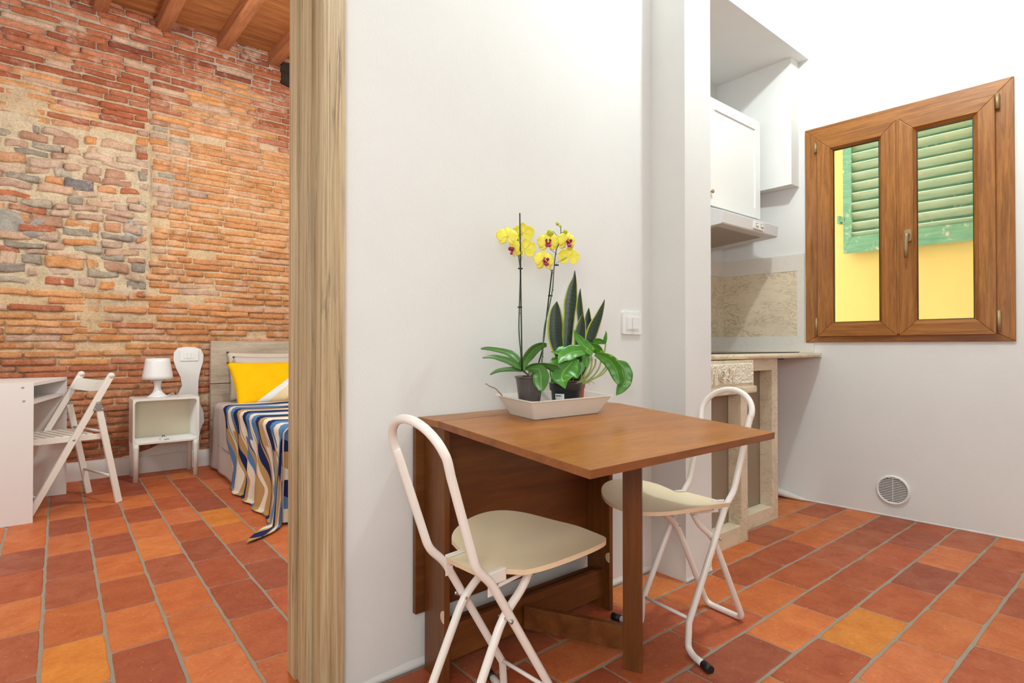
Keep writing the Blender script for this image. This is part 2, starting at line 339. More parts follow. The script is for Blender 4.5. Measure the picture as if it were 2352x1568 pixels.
def floor():
    bm = bmesh.new(); ly = bm.loops.layers.float_color.new('tint')
    def tile(x0, x1, y0, y1, marks, gx, gy):
        x0 += gx / 2; x1 -= gx / 2; y0 += gy / 2; y1 -= gy / 2
        cls = None
        for mx, my, c in marks:
            if x0 < mx < x1 and y0 < my < y1: cls = c; break
        if cls is None: cls = 'O' if random.random() < 0.42 else 'R'
        c = Vector(lin(random.choice({'O': PALO, 'R': PALR, 'Y': PALY}[cls]))) * random.uniform(0.92, 1.06)
        n = 7; cx, cy = (x0 + x1) / 2, (y0 + y1) / 2; tl = [random.uniform(-.0006, .0006) for _ in range(2)]
        base = []
        for (ax, ay), (bx_, by) in (((x0, y0), (x1, y0)), ((x1, y0), (x1, y1)), ((x1, y1), (x0, y1)), ((x0, y1), (x0, y0))):
            for k in range(n): base.append((ax + (bx_ - ax) * k / n, ay + (by - ay) * k / n, k == 0))
        o, m_, i_ = [], [], []
        for x, y, corner in base:
            d = Vector((cx - x, cy - y, 0)).normalized(); j = noise.noise(Vector((x * 23, y * 23, 1))) * 0.0022 + random.uniform(-.0005, .0005)
            q = 0.0026 if corner else 0
            px_, py_ = x + (j + q) * (1 if x < cx else -1), y + (j + q) * (1 if y < cy else -1)
            o.append(bm.verts.new((px_, py_, -0.004)))
            ix = 1 if px_ < cx else -1; iy = 1 if py_ < cy else -1
            m_.append(bm.verts.new((px_ + ix * .0015, py_ + iy * .0015, -0.0012)))
            i_.append(bm.verts.new((px_ + ix * .005, py_ + iy * .005, (px_ - cx) * tl[0] * 4)))
        N = len(o); fs = [bm.faces.new(i_)]
        for k in range(N):
            k2 = (k + 1) % N
            f = bm.faces.new((o[k], o[k2], m_[k2], m_[k])); f.smooth = True; fs.append(f)
            f = bm.faces.new((m_[k], m_[k2], i_[k2], i_[k])); f.smooth = True; fs.append(f)
        for f in fs:
            for lp in f.loops: lp[ly] = (*c, 1)
    # kitchen: courses along X
    r = 0
    for k in range(-14, 10):
        y0 = 0.4665 + 0.1720 * k; y1 = y0 + 0.1720
        off = 1.99 if k % 2 else 2.175
        if y0 > 1.45: 
            if y0 > 2.2: continue
            lim = True
        for i in range(-9, 7):
            x0 = off + 0.3465 * i; x1 = x0 + 0.3465
            if x0 > 4.0 or x1 < -1.2: continue
            if x1 < 0.62 and y1 > 1.3: continue
            if y0 > 1.5 and x1 < 2.2: continue
            tile(x0, x1, y0, y1, TK, 0.005, 0.0085)
    for k in range(-9, 11):      # bedroom: courses along Y
        x0 = -0.039 + 0.1705 * k; x1 = x0 + 0.1705
        off = 3.176 * .85 if k % 2 == 0 else 2.983 * .85 - 0.005
        for i in range(-4, 9):
            y0 = off + 0.341 * i; y1 = y0 + 0.341
            if y0 > 5.2 or y1 < 1.66: continue
            tile(x0, x1, max(y0, 1.62), y1, TB, 0.0085, 0.005)
    me = bpy.data.meshes.new('floor'); 
    # grout bed
    g = [bm.verts.new(p) for p in ((-2.6, -2.2, -.0028), (4.6, -2.2, -.0028), (4.6, 5.4, -.0028), (-2.6, 5.4, -.0028))]
    f = bm.faces.new(g); f.material_index = 1
    b = [bm.verts.new(p) for p in ((-2.6, -2.2, -.1), (4.6, -2.2, -.1), (4.6, 5.4, -.1), (-2.6, 5.4, -.1))]
    bm.faces.new(b[::-1]).material_index = 1
    for i in range(4): bm.faces.new((g[i], b[i], b[(i + 1) % 4], g[(i + 1) % 4])).material_index = 1
    bmesh.ops.recalc_face_normals(bm, faces=bm.faces)
    bm.to_mesh(me); bm.free(); me.materials.append(M['tile']); me.materials.append(M['grout'])
    o = bpy.data.objects.new('floor', me); COL.objects.link(o); struct(o)
floor()

# ---- white partition, pillar, header, niche, rear enclosure
def S(name, mat, *a, **k): return struct(bx(name, mat, None, *a, **k))
S('wall_left', M['plaster'], 0.60, 2.02, YA, 1.74, -.05, 3.7)
S('wall_center', M['plaster'], 2.02, XP, YP, 1.74, -.05, 3.7)
S('wall_back', M['plaster'], 1.9, 3.95, 2.10, 2.22, -.05, 3.7)
S('wall_rear', M['plaster'], -2.5, 4.5, -2.2, -2.0, -.05, 3.7)
S('wall_side', M['plaster'], -2.6, -2.4, -2.0, 5.4, -.05, 3.8)
S('ceiling', M['plaster_smooth'], -2.5, 4.5, -2.1, 1.7, 3.62, 3.72)
# window wall: local frame, x along the wall (towards the camera side), y outwards
RB = math.atan2(-.9975, .0706)
OB = Vector((3.681, 1.553, 0))
def wallframe(name, **k): return empty(name, OB, RB, **k)
m = MB()
m.box(-0.62, 0.05, 0, .3, -.05, 3.7); m.box(0.94, 4.2, 0, .3, -.05, 3.7); m.box(0.05, 0.94, 0, .3, -.05, 1.03); m.box(0.05, 0.94, 0, .3, 2.30, 3.7)
o = m.build('wall_right', M['plaster']); o.location = OB; o.rotation_euler = (0, 0, RB); struct(o)
# niche ceiling with the header face above it
S('trim_1', M['plaster_smooth'], 2.10, 3.80, 1.532, 2.15, 2.80, 3.66)
# boxed duct in the niche corner
S('trim_2', M['plaster_smooth'], 3.57, 3.80, 1.592, 2.12, 2.0, 2.81)
# thin rough skirting of plaster along the white walls
def ragged(name, p0, p1, nrm, h=0.014, t=0.003):
    p0 = Vector(p0); p1 = Vector(p1); nrm = Vector(nrm); n = 60; m_ = MB()
    def fn(u, v):
        p = p0.lerp(p1, u); w = noise.noise(p * 14)
        prof = [(0, 0), (t * (1.3 + w), 0), (t * (0.7 + w * .8), h * .5), (0.0, h * (1 + w * .6))][min(3, int(v * 3 + .5))]
        return p + nrm * prof[0] + Vector((0, 0, prof[1]))
    m_.grid(fn, n, 3); return struct(m_.build(name, M['plaster']))
ragged('baseboard_left', (0.62, YA, 0), (2.02, YA, 0), (0, -1, 0), .022, .006)
ragged('baseboard_center', (2.02, YP, 0), (XP, YP, 0), (0, -1, 0))
pB = lambda t, y, z: OB + Vector((.0706 * t + .9975 * y, -.9975 * t + .0706 * y, z))
ragged('baseboard_right', tuple(pB(-.3, 0, 0)), tuple(pB(1.5, 0, 0)), (-.9975, -.0706, 0), .010, .0025)

# ---- wooden door frame between the rooms
d = empty('door_1', (0, 0, 0), kind='structure')
MB().box(0.547, 0.612, 1.478, 1.51, 0, 3.0, .003).build('door_casing', M['door_wood'], d)
m = MB(); m.box(0.566, 0.60, 1.508, 1.735, 0, 3.0); m.box(0.553, 0.58, 1.515, 1.552, 0, 3.0, .003); m.box(0.541, 0.58, 1.557, 1.618, 0, 3.0, .005); m.box(0.548, 0.58, 1.6225, 1.662, 0, 3.0, .004); m.box(0.540, 0.58, 1.667, 1.735, 0, 3.0, .006)
m.build('door_jamb', M['door_wood'], d)
S('trim_3', M['door_wood'], -0.62, 0.61, 1.48, 1.74, 3.0, 3.1)
S('wall_bedroom_front', M['plaster'], -2.5, -0.62, 1.52, 1.74, -.05, 3.7)
S('wall_bedroom_right', M['plaster'], 2.25, 2.35, 2.2, 5.3, -.05, 3.8)

# ---- brick wall of the bedroom
YW = 5.20
OR1 = [(236, 172, 116), (232, 164, 108), (240, 180, 128), (226, 158, 106), (234, 168, 118), (232, 176, 138)]
RD1 = [(196, 120, 84), (188, 110, 78), (208, 132, 96), (202, 126, 94), (182, 108, 80), (212, 142, 110)]
PK1 = [(226, 188, 160), (216, 178, 156), (222, 192, 170), (206, 160, 134), (228, 196, 172)]
GR1 = [(196, 182, 162), (182, 170, 154), (208, 194, 174), (168, 156, 144)]
def brick_wall():
    bm = bmesh.new(); ly = bm.loops.layers.float_color.new('tint')
    def stone(x0, x1, z0, z1, proud, col, rough=0.004, rnd=0.010, tilt=0.0, nx=None, nz=4):
        nx = nx or max(5, min(14, int((x1 - x0) / 0.024))); sd = random.uniform(0, 50); eu = min(.2, .0045 / (x1 - x0)); ev = min(.22, .0045 / (z1 - z0))
        us = [0] + [eu + (1 - 2 * eu) * k / (nx - 2) for k in range(nx - 1)] + [1]; vs = [0] + [ev + (1 - 2 * ev) * k / (nz - 2) for k in range(nz - 1)] + [1]
        V = []
        for i in range(nx + 1):
            row = []
            for j in range(nz + 1):
                u, v = us[i], vs[j]
                x = x0 + (x1 - x0) * u; z = z0 + (z1 - z0) * v
                ex = min(u, 1 - u) * (x1 - x0); ez = min(v, 1 - v) * (z1 - z0)
                cx = rnd * max(0, 1 - ex / rnd) ** 2 * .7; cz = rnd * max(0, 1 - ez / rnd) ** 2 * .7
                p = Vector((x * 9 + sd, z * 9, sd)); nz1 = noise.noise(p); nz2 = noise.noise(p * 3.1)
                edge = (i in (0, nx)) or (j in (0, nz))
                jx = nz1 * rough * 1.6 * (1 if edge else 0.6); jz = noise.noise(p + Vector((9, 3, 1))) * rough * 1.6
                # pull the corners in
                if i in (0, nx) and j in (0, nz):
                    jx += (0.35 if i == 0 else -0.35) * rnd; jz += (0.3 if j == 0 else -0.3) * rnd
                y = YW - proud + (cx + cz) * 0.6 + nz2 * rough + nz1 * rough + (0.026 if edge else 0) + tilt * (u - .5)
                row.append(bm.verts.new((x + jx, y, z + jz + (u - .5) * tilt * 0.25)))
            V.append(row)
        for i in range(nx):
            for j in range(nz):
                f = bm.faces.new((V[i][j], V[i + 1][j], V[i + 1][j + 1], V[i][j + 1])); f.smooth = True
                for lp in f.loops: lp[ly] = (*col, 1)
    def region(x, z):
        top = 2.56 + 0.10 * x + noise.noise(Vector((x * 4, 3, 1))) * 0.05
        bot = 1.40 + noise.noise(Vector((x * 3, 7, 2))) * 0.07
        if x < 0.545 and bot < z < top: return 'rubble'
        if 0.565 < x < 0.93 and 2.06 < z < 2.76: return 'patch' if random.random() < .55 else 'half'
        if 0.565 < x < 0.90 and 1.52 < z <= 2.1: return 'half'
        return 'brick'
    z = 0.11
    while z < 3.62:
        h = random.uniform(0.044, 0.052); x = -1.1 + random.uniform(-.2, 0)
        wav = random.uniform(0, 10)
        while x < 1.95:
            L = random.choice([0.30, 0.30, 0.29, 0.27, 0.15, 0.22]) * random.uniform(0.94, 1.05)
            xm = x + L / 2; zz = z + 0.006 * math.sin(x * 2.1 + wav) + 0.01 * noise.noise(Vector((x, z * .6, 0)))
            rg = region(xm, z + h / 2)
            if rg == 'rubble' or (region(x + .03, z + h / 2) == 'rubble'): x += 0.1; continue
            if rg in ('half', 'patch'): L = min(L, random.uniform(0.10, 0.15)); xm = x + L / 2
            if x < 0.545 < x + L and 1.5 < z < 3.1:
                L = 0.545 - x
                if L < 0.05: x = 0.568; continue
            t = z + noise.noise(Vector((xm * 1.4, z * 1.4, 5))) * 0.55
            if rg == 'patch': pal = PK1 + GR1[:1]
            elif t > 2.85: pal = RD1 * 2 + PK1[:1] + [(160, 92, 74)]
            elif t < 0.95: pal = RD1[2:4] + [(212, 142, 104), (218, 150, 112), (222, 156, 116), (206, 140, 106)]
            elif xm > 0.5 and t > 1.0: pal = OR1 * 4 + PK1[:2]
            else: pal = OR1 * 3 + RD1[2:4] + PK1[:2]
            c = Vector(lin(random.choice(pal))) * random.uniform(0.9, 1.08)
            if random.random() > 0.025:
                stone(x + .003, x + L - .004, zz + .0015, zz + h - .0030, 0.028 + random.uniform(-.005, .007), c, 0.0035, 0.006, random.uniform(-.006, .006), nz=5)
            x += L
        z += h + random.uniform(0.003, 0.007)
    # rubble field
    z = 1.28
    while z < 2.72:
        h = random.uniform(0.045, 0.085); x = -1.1 + random.uniform(-.1, 0)
        while x < 0.53:
            L = random.uniform(0.09, 0.24)
            if x + L > 0.54: L = 0.54 - x
            if L < 0.05: break
            if region(x + L / 2, z + h / 2) == 'rubble' and region(x + .02, z + h * .5) == 'rubble':
                k = random.random(); pal = GR1 if k < .24 else (PK1 if k < .74 else (RD1[2:4] if k < .84 else OR1))
                c = Vector(lin(random.choice(pal))) * random.uniform(0.88, 1.08)
                if random.random() < 0.95:
                    hh = h * random.uniform(.85, 1.12); zo = random.uniform(-.01, .012)
                    stone(x + random.uniform(.002, .012), x + L - random.uniform(.002, .012), z + zo + .002, z + zo + hh - .003, 0.032 + random.uniform(-.010, .016), c, 0.013, 0.012, random.uniform(-.05, .05), nx=9, nz=6)
            x += L + random.uniform(0, .01)
        z += h - random.uniform(0.0, 0.006)
    stone(-0.48, -0.03, 1.74, 1.93, 0.036, Vector(lin((186, 180, 172))), 0.016, 0.03, nx=12, nz=7)   # big pale grey stone
    stone(0.39, 0.51, 1.78, 1.96, 0.026, Vector(lin((200, 196, 190))), 0.003, 0.012, nx=5, nz=6)
    stone(0.02, 0.20, 2.13, 2.21, 0.034, Vector(lin((150, 145, 144))), 0.01, 0.02)
    # mortar bed
    nx, nz = 190, 240; V = []
    for i in range(nx + 1):
        row = []
        for j in range(nz + 1):
            x = -1.3 + 3.4 * i / nx; zz = 3.7 * j / nz
            p = Vector((x * 5, zz * 5, 0)); a = noise.noise(p) ; b = noise.noise(p * 4.3); c = noise.noise(p * 0.5 + Vector((4, 4, 4)))
            y = YW - 0.009 + a * 0.006 + b * 0.008 - max(0, c - 0.25) * 0.05
            if x < 0.545 and 1.4 < zz < 2.6: y -= 0.006 + max(0, a) * 0.022
            if 0.548 < x < 0.562 and 1.5 < zz < 3.1: y += 0.018
            if 0.565 < x < 0.93 and 2.1 < zz < 2.76: y -= max(0, a) * 0.02
            row.append(bm.verts.new((x, y, zz)))
        V.append(row)
    cm = Vector(lin((234, 204, 164))); cg = Vector(lin((200, 182, 162))); cr = Vector(lin((230, 210, 178)))
    cols = {}
    for i in range(nx):
        for j in range(nz):
            f = bm.faces.new((V[i][j], V[i + 1][j], V[i + 1][j + 1], V[i][j + 1])); f.smooth = True
            for lp in f.loops:
                co = lp.vert.co; t = min(1, max(0, (co.z - 2.5) / 0.7))
                t = max(t, min(1, max(0, noise.noise(Vector((co.x * 2, co.z * 2, 9))) * 1.5 - .2)))
                c = cm.lerp(cg, t)
                if co.x < 0.55 and 1.4 < co.z < 2.6: c = cr
                lp[ly] = (*c, 1)
    bmesh.ops.recalc_face_normals(bm, faces=bm.faces)
    me = bpy.data.meshes.new('wall_far'); bm.to_mesh(me); bm.free(); me.materials.append(M['brick'])
    o = bpy.data.objects.new('wall_far', me); COL.objects.link(o); struct(o)
brick_wall()
struct(bx('wall_far_core', M['plaster'], None, -2.5, 2.35, 5.26, 5.4, -.05, 3.8))
def skirt():
    m_ = MB(); n = 80
    def fn(u, v):
        x = -1.3 + 3.2 * u; w = noise.noise(Vector((x * 6, 1, 2)))
        P = [(5.135, 0), (5.132, .06), (5.134, .118 + w * .006), (5.150, .132 + w * .008), (5.21, .136 + w * .008)]
        y, z = P[int(v * 4 + .5)]; return (x, y, z)
    m_.grid(fn, n, 4); return struct(m_.build('baseboard_far', M['plaster']))
skirt()
# white plaster patch run up the brick to the bedside switch
def patch():
    P = [(.735, .10), (.735, .45), (.74, .58), (.775, .66), (.765, .73), (.735, .80), (.715, .87), (.718, .93), (.745, .965), (.80, .975), (.865, .972), (.91, .955), (.928, .91), (.925, .85), (.905, .78), (.892, .70), (.89, .60), (.90, .52), (.93, .44), (.935, .36), (.91, .30), (.90, .24), (.90, .10)]
    Q = [(.38, .10), (.38, .137), (.46, .150), (.56, .180), (.65, .222), (.72, .27), (.765, .32), (.79, .37), (.79, .10)]
    m_ = MB(); m_.prism(P, 5.158, 5.20, 'y'); m_.prism(Q, 5.160, 5.20, 'y')
    o = m_.build('trim_4', M['plaster_smooth']); struct(o)
patch()
# ceiling boards and beams of the bedroom
m = MB()
for k in range(22):
    y1 = 5.3 - k * 0.155
    m.box(-2.5, 2.35, y1 - 0.152, y1, 3.585, 3.61, .002)
o = m.build('ceiling_bedroom', M['ceiling_wood']); struct(o)
struct(bx('ceiling_bedroom_slab', M['plaster'], None, -2.6, 2.4, 1.3, 5.4, 3.625, 3.70))
for i, x in enumerate((-0.60, -0.18, .231, .635, 1.064, 1.474, 1.90)):
    o = bx(f'trim_{5 + i}', M['beam_wood'], None, -0.046, 0.046, -3.45, 0.02, -0.098, 0.0, bev=.006)
    o.location = (x, 5.19, 3.588); o.rotation_euler = (0, 0, math.radians(2.4)); struct(o)
# charred beam end set in the brick under the ceiling
def char():
    m_ = MB(); m_.box(1.535, 1.78, 5.13, 5.22, 3.335, 3.53); bmesh.ops.subdivide_edges(m_.bm, edges=m_.bm.edges[:], cuts=9, use_grid_fill=True)
    for v in m_.bm.verts:
        w = noise.noise_vector(v.co * 22); v.co += w * 0.012
    o = m_.build('trim_12', plain('charred_wood', (52, 36, 26), 0.95, var=.5, nscale=80, bump=1.0)); struct(o)
char()
S('wall_left_upper', M['plaster'], -2.5, 0.60, 1.55, 1.74, 3.0, 3.7)

# ================================================================== KITCHEN THINGS
# ---- drop-leaf table
t = empty('drop_leaf_table', (0.867, 1.37, 0), label='brown walnut drop-leaf table with its leaf raised, standing against the white wall', cat='table')
def TP(o): o.location = (-0.867, -1.37, 0); return o
TP(bx('fixed_top', [M['table_top']], t, 0.853, 1.655, 1.381, 1.502, 0.742, 0.762, bev=.0015))
m = MB(); sl = math.atan2(.762 - .7225, 1.38 - .79)
m.box(0.853, 1.655, 0.788, 1.379, 0.742, 0.762, .0018, rot=Matrix.Rotation(sl, 4, 'X'), piv=(1.2, 1.38, 0.762))
o = TP(m.build('raised_leaf', [M['table_top'], M['table_edge']], t))
for f in o.data.polygons:
    if abs(f.normal.z) < 0.7: f.material_index = 1
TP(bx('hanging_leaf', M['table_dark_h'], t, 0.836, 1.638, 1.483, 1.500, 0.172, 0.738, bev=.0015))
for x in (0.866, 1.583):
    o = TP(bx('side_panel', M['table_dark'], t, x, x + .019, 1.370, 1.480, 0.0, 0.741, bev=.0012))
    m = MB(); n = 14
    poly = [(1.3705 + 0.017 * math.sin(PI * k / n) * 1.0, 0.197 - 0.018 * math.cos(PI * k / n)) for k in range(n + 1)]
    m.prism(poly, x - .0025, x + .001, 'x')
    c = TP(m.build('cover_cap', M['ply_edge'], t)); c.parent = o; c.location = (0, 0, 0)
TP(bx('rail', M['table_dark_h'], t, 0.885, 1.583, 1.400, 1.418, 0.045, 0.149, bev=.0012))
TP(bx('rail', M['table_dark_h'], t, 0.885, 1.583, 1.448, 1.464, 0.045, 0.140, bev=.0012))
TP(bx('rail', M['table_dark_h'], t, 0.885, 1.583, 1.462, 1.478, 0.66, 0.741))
g = Vector((.153, -.272, 0)).normalized(); p0 = Vector((1.192, 1.392, 0)); p1 = Vector((1.339, 1.104, 0)); p2 = p1 + g * .057
def gate(nm, a, b, z0, z1, th=.02):
    m_ = MB(); a = Vector(a); b = Vector(b); m_.obox((a.x, a.y, (z0 + z1) / 2), (b.x, b.y, (z0 + z1) / 2), th, z1 - z0, bev=.001)
    return TP(m_.build(nm, M['table_dark_h'] if z1 - z0 < .3 else M['table_dark'], t))
gate('gate_leg', p1, p2, 0.0, 0.7215)
gate('gate_stretcher', p0, p1, 0.057, 0.130)
gate('gate_stretcher', p0, p1, 0.650, 0.7)

# ---- tubular folding chairs
def folding_chair(loc, rz, tilt, label):
    t = empty('folding_chair', loc, rz, label, 'chair', 'folding chairs at the drop-leaf table')
    def zt(x, y, z=.447): return z + tilt * x + max(0, abs(y) - .03) ** 2 * 1.25 * min(1, x / .07 + .15)
    H = [(0, .0), (0, .078), (.052, .080), (.062, .094), (.056, .125), (.068, .150), (.105, .176), (.17, .196), (.24, .199), (.30, .184), (.35, .150), (.385, .100), (.405, .045), (.410, 0)]
    half = spline([(a, b, 0) for a, b in H[1:]], 5)
    half = [(0, 0)] + [(p.x, p.y) for p in half]
    # seat as a lofted curved plywood board
    m_ = MB(); xs = sorted({round(.41 * (1 - math.cos(PI * k / 44)) / 2, 5) for k in range(45)}); xs[-1] = .4097
    def hw(x):
        best = 0.0
        for (a0, b0), (a1, b1) in zip(half, half[1:]):
            if min(a0, a1) <= x <= max(a0, a1) and abs(a1 - a0) > 1e-9:
                best = max(best, b0 + (b1 - b0) * (x - a0) / (a1 - a0))
        return best or .078
    NY = 18; th = .012
    top, bot = [], []
    for x in xs:
        w = hw(x); top.append([m_.bm.verts.new((x, w * (2 * j / NY - 1), zt(x, w * (2 * j / NY - 1)))) for j in range(NY + 1)])
        bot.append([m_.bm.verts.new((x, w * (2 * j / NY - 1), zt(x, w * (2 * j / NY - 1)) - th)) for j in range(NY + 1)])
    def q(a, b, c, d, mi, sm=True):
        f = m_.bm.faces.new((a, b, c, d)); f.material_index = mi; f.smooth = sm
    n = len(xs)
    for i in range(n - 1):
        for j in range(NY):
            q(top[i][j], top[i + 1][j], top[i + 1][j + 1], top[i][j + 1], 0); q(bot[i][j], bot[i][j + 1], bot[i + 1][j + 1], bot[i + 1][j], 1)
        for j in (0, NY): q(top[i][j], bot[i][j], bot[i + 1][j], top[i + 1][j], 1)
    for i in (0, n - 1):
        for j in range(NY): q(top[i][j], top[i][j + 1], bot[i][j + 1], bot[i][j], 1)
    o = m_.build('seat', [M['chair_seat'], M['ply_edge']], t)
    for e in o.data.edges: pass
    try: o.data.set_sharp_from_angle(angle=math.radians(40))
    except Exception: pass
    r = .0105
    # hoop back running down into the front legs and out into the feet
    R_ = [(.243, .200, r), (.222, .125, r), (.212, .098, .022), (.205, .097, .10), (.0, .0905, .435), (-.046, .092, .478), (-.122, .099, .70)]
    hoop = [(-.134 - .034 * math.sin(q), .103 * math.cos(q), .735 + .082 * math.sin(q)) for q in [PI * k / 14 for k in range(8)]]
    side = bend([R_[0], R_[1], R_[2], R_[3]], .05, 8)[:-1] + bend([R_[3], R_[4], R_[5], R_[6]], [.022, .022], 6)
    arc = spline([R_[5], R_[6]] + hoop + [(p[0], -p[1], p[2]) for p in hoop[:-1][::-1]] + [(R_[6][0], -R_[6][1], R_[6][2])], 8)
    left = [Vector(p) for p in side]
    arc = [p for p in arc if p.z > R_[6][2] + .004]
    full = left + arc + [Vector((p.x, -p.y, p.z)) for p in left[::-1]]
    MB().tube(full, r, 14).build('hoop_frame', M['chair_paint'], t)
    for s_ in (1, -1):
        a = Vector((.2425, .192 * s_, r - .0005)); b = Vector((.2475, .228 * s_, r - .0005))
        a = Vector((.228, .15 * s_, r)); b = Vector((.2435, .2025 * s_, r)); dd = (b - a).normalized()
        MB().tube([b - dd * .032, b + dd * .0025], r + .0022, 14).build('rubber_foot', M['black'], t)
    # U-shaped rear legs
    U = [(.150, .072, .430), (.118, .073, .385), (.050, .0745, .335), (-.122, .075, r)]
    pts = bend([U[0], U[1], U[2], U[3], (U[3][0], -.075, r), (U[2][0], -.0745, U[2][2]), (U[1][0], -.073, U[1][2]), (U[0][0], -.072, U[0][2])], [.03, .04, .03, .03, .04, .03], 7)
    MB().tube(pts, r, 14).build('rear_leg_frame', M['chair_paint'], t)
    MB().tube([(.200, .095, .108), (.200, -.095, .108)], .0055, 10).build('crossbar', M['chair_paint'], t)
    for s_ in (1, -1):
        m_ = MB(); y = .0815 * s_
        m_.obox((-.002, y - .004 * s_, zt(0, .078) + .0025), (.052, y - .004 * s_, zt(.05, .078) + .0025), .014, .003, bev=.0008)
        m_.obox((-.002, y, zt(0, 0) - .008), (.054, y, zt(0, 0) - .008 + tilt * .05), .0022, .030, bev=.0005)
        m_.obox((.03, y, zt(.05, 0) - .030), (.175, y, zt(.17, 0) - .022), .003, .008)
        m_.obox((-.002, y, zt(0, 0) - .036), (.02, y, zt(0, 0) - .036), .0022, .022, bev=.0005)
        m_.build('hinge_bracket', M['chair_paint'], t)
        MB().lathe([(0, -.002), (.0055, -.002), (.0055, .001), (.0035, .003), (0, .0035)], (.050, (.0935 + .011) * s_, .335), 14, axis='y').build('bolt', M['steel'], t)
        MB().tube([(.050, .062 * s_, .335), (.050, .106 * s_, .335)], .0032, 10).build('pivot_pin', M['steel'], t)
    return t
folding_chair((.766, 1.112, 0), math.radians(4), .02, 'white hoop-backed folding chair at the left end of the table, nearest the door frame')
folding_chair((1.775, 1.103, 0), math.radians(175.5), .07, 'white hoop-backed folding chair at the right end of the table, before the pillar')

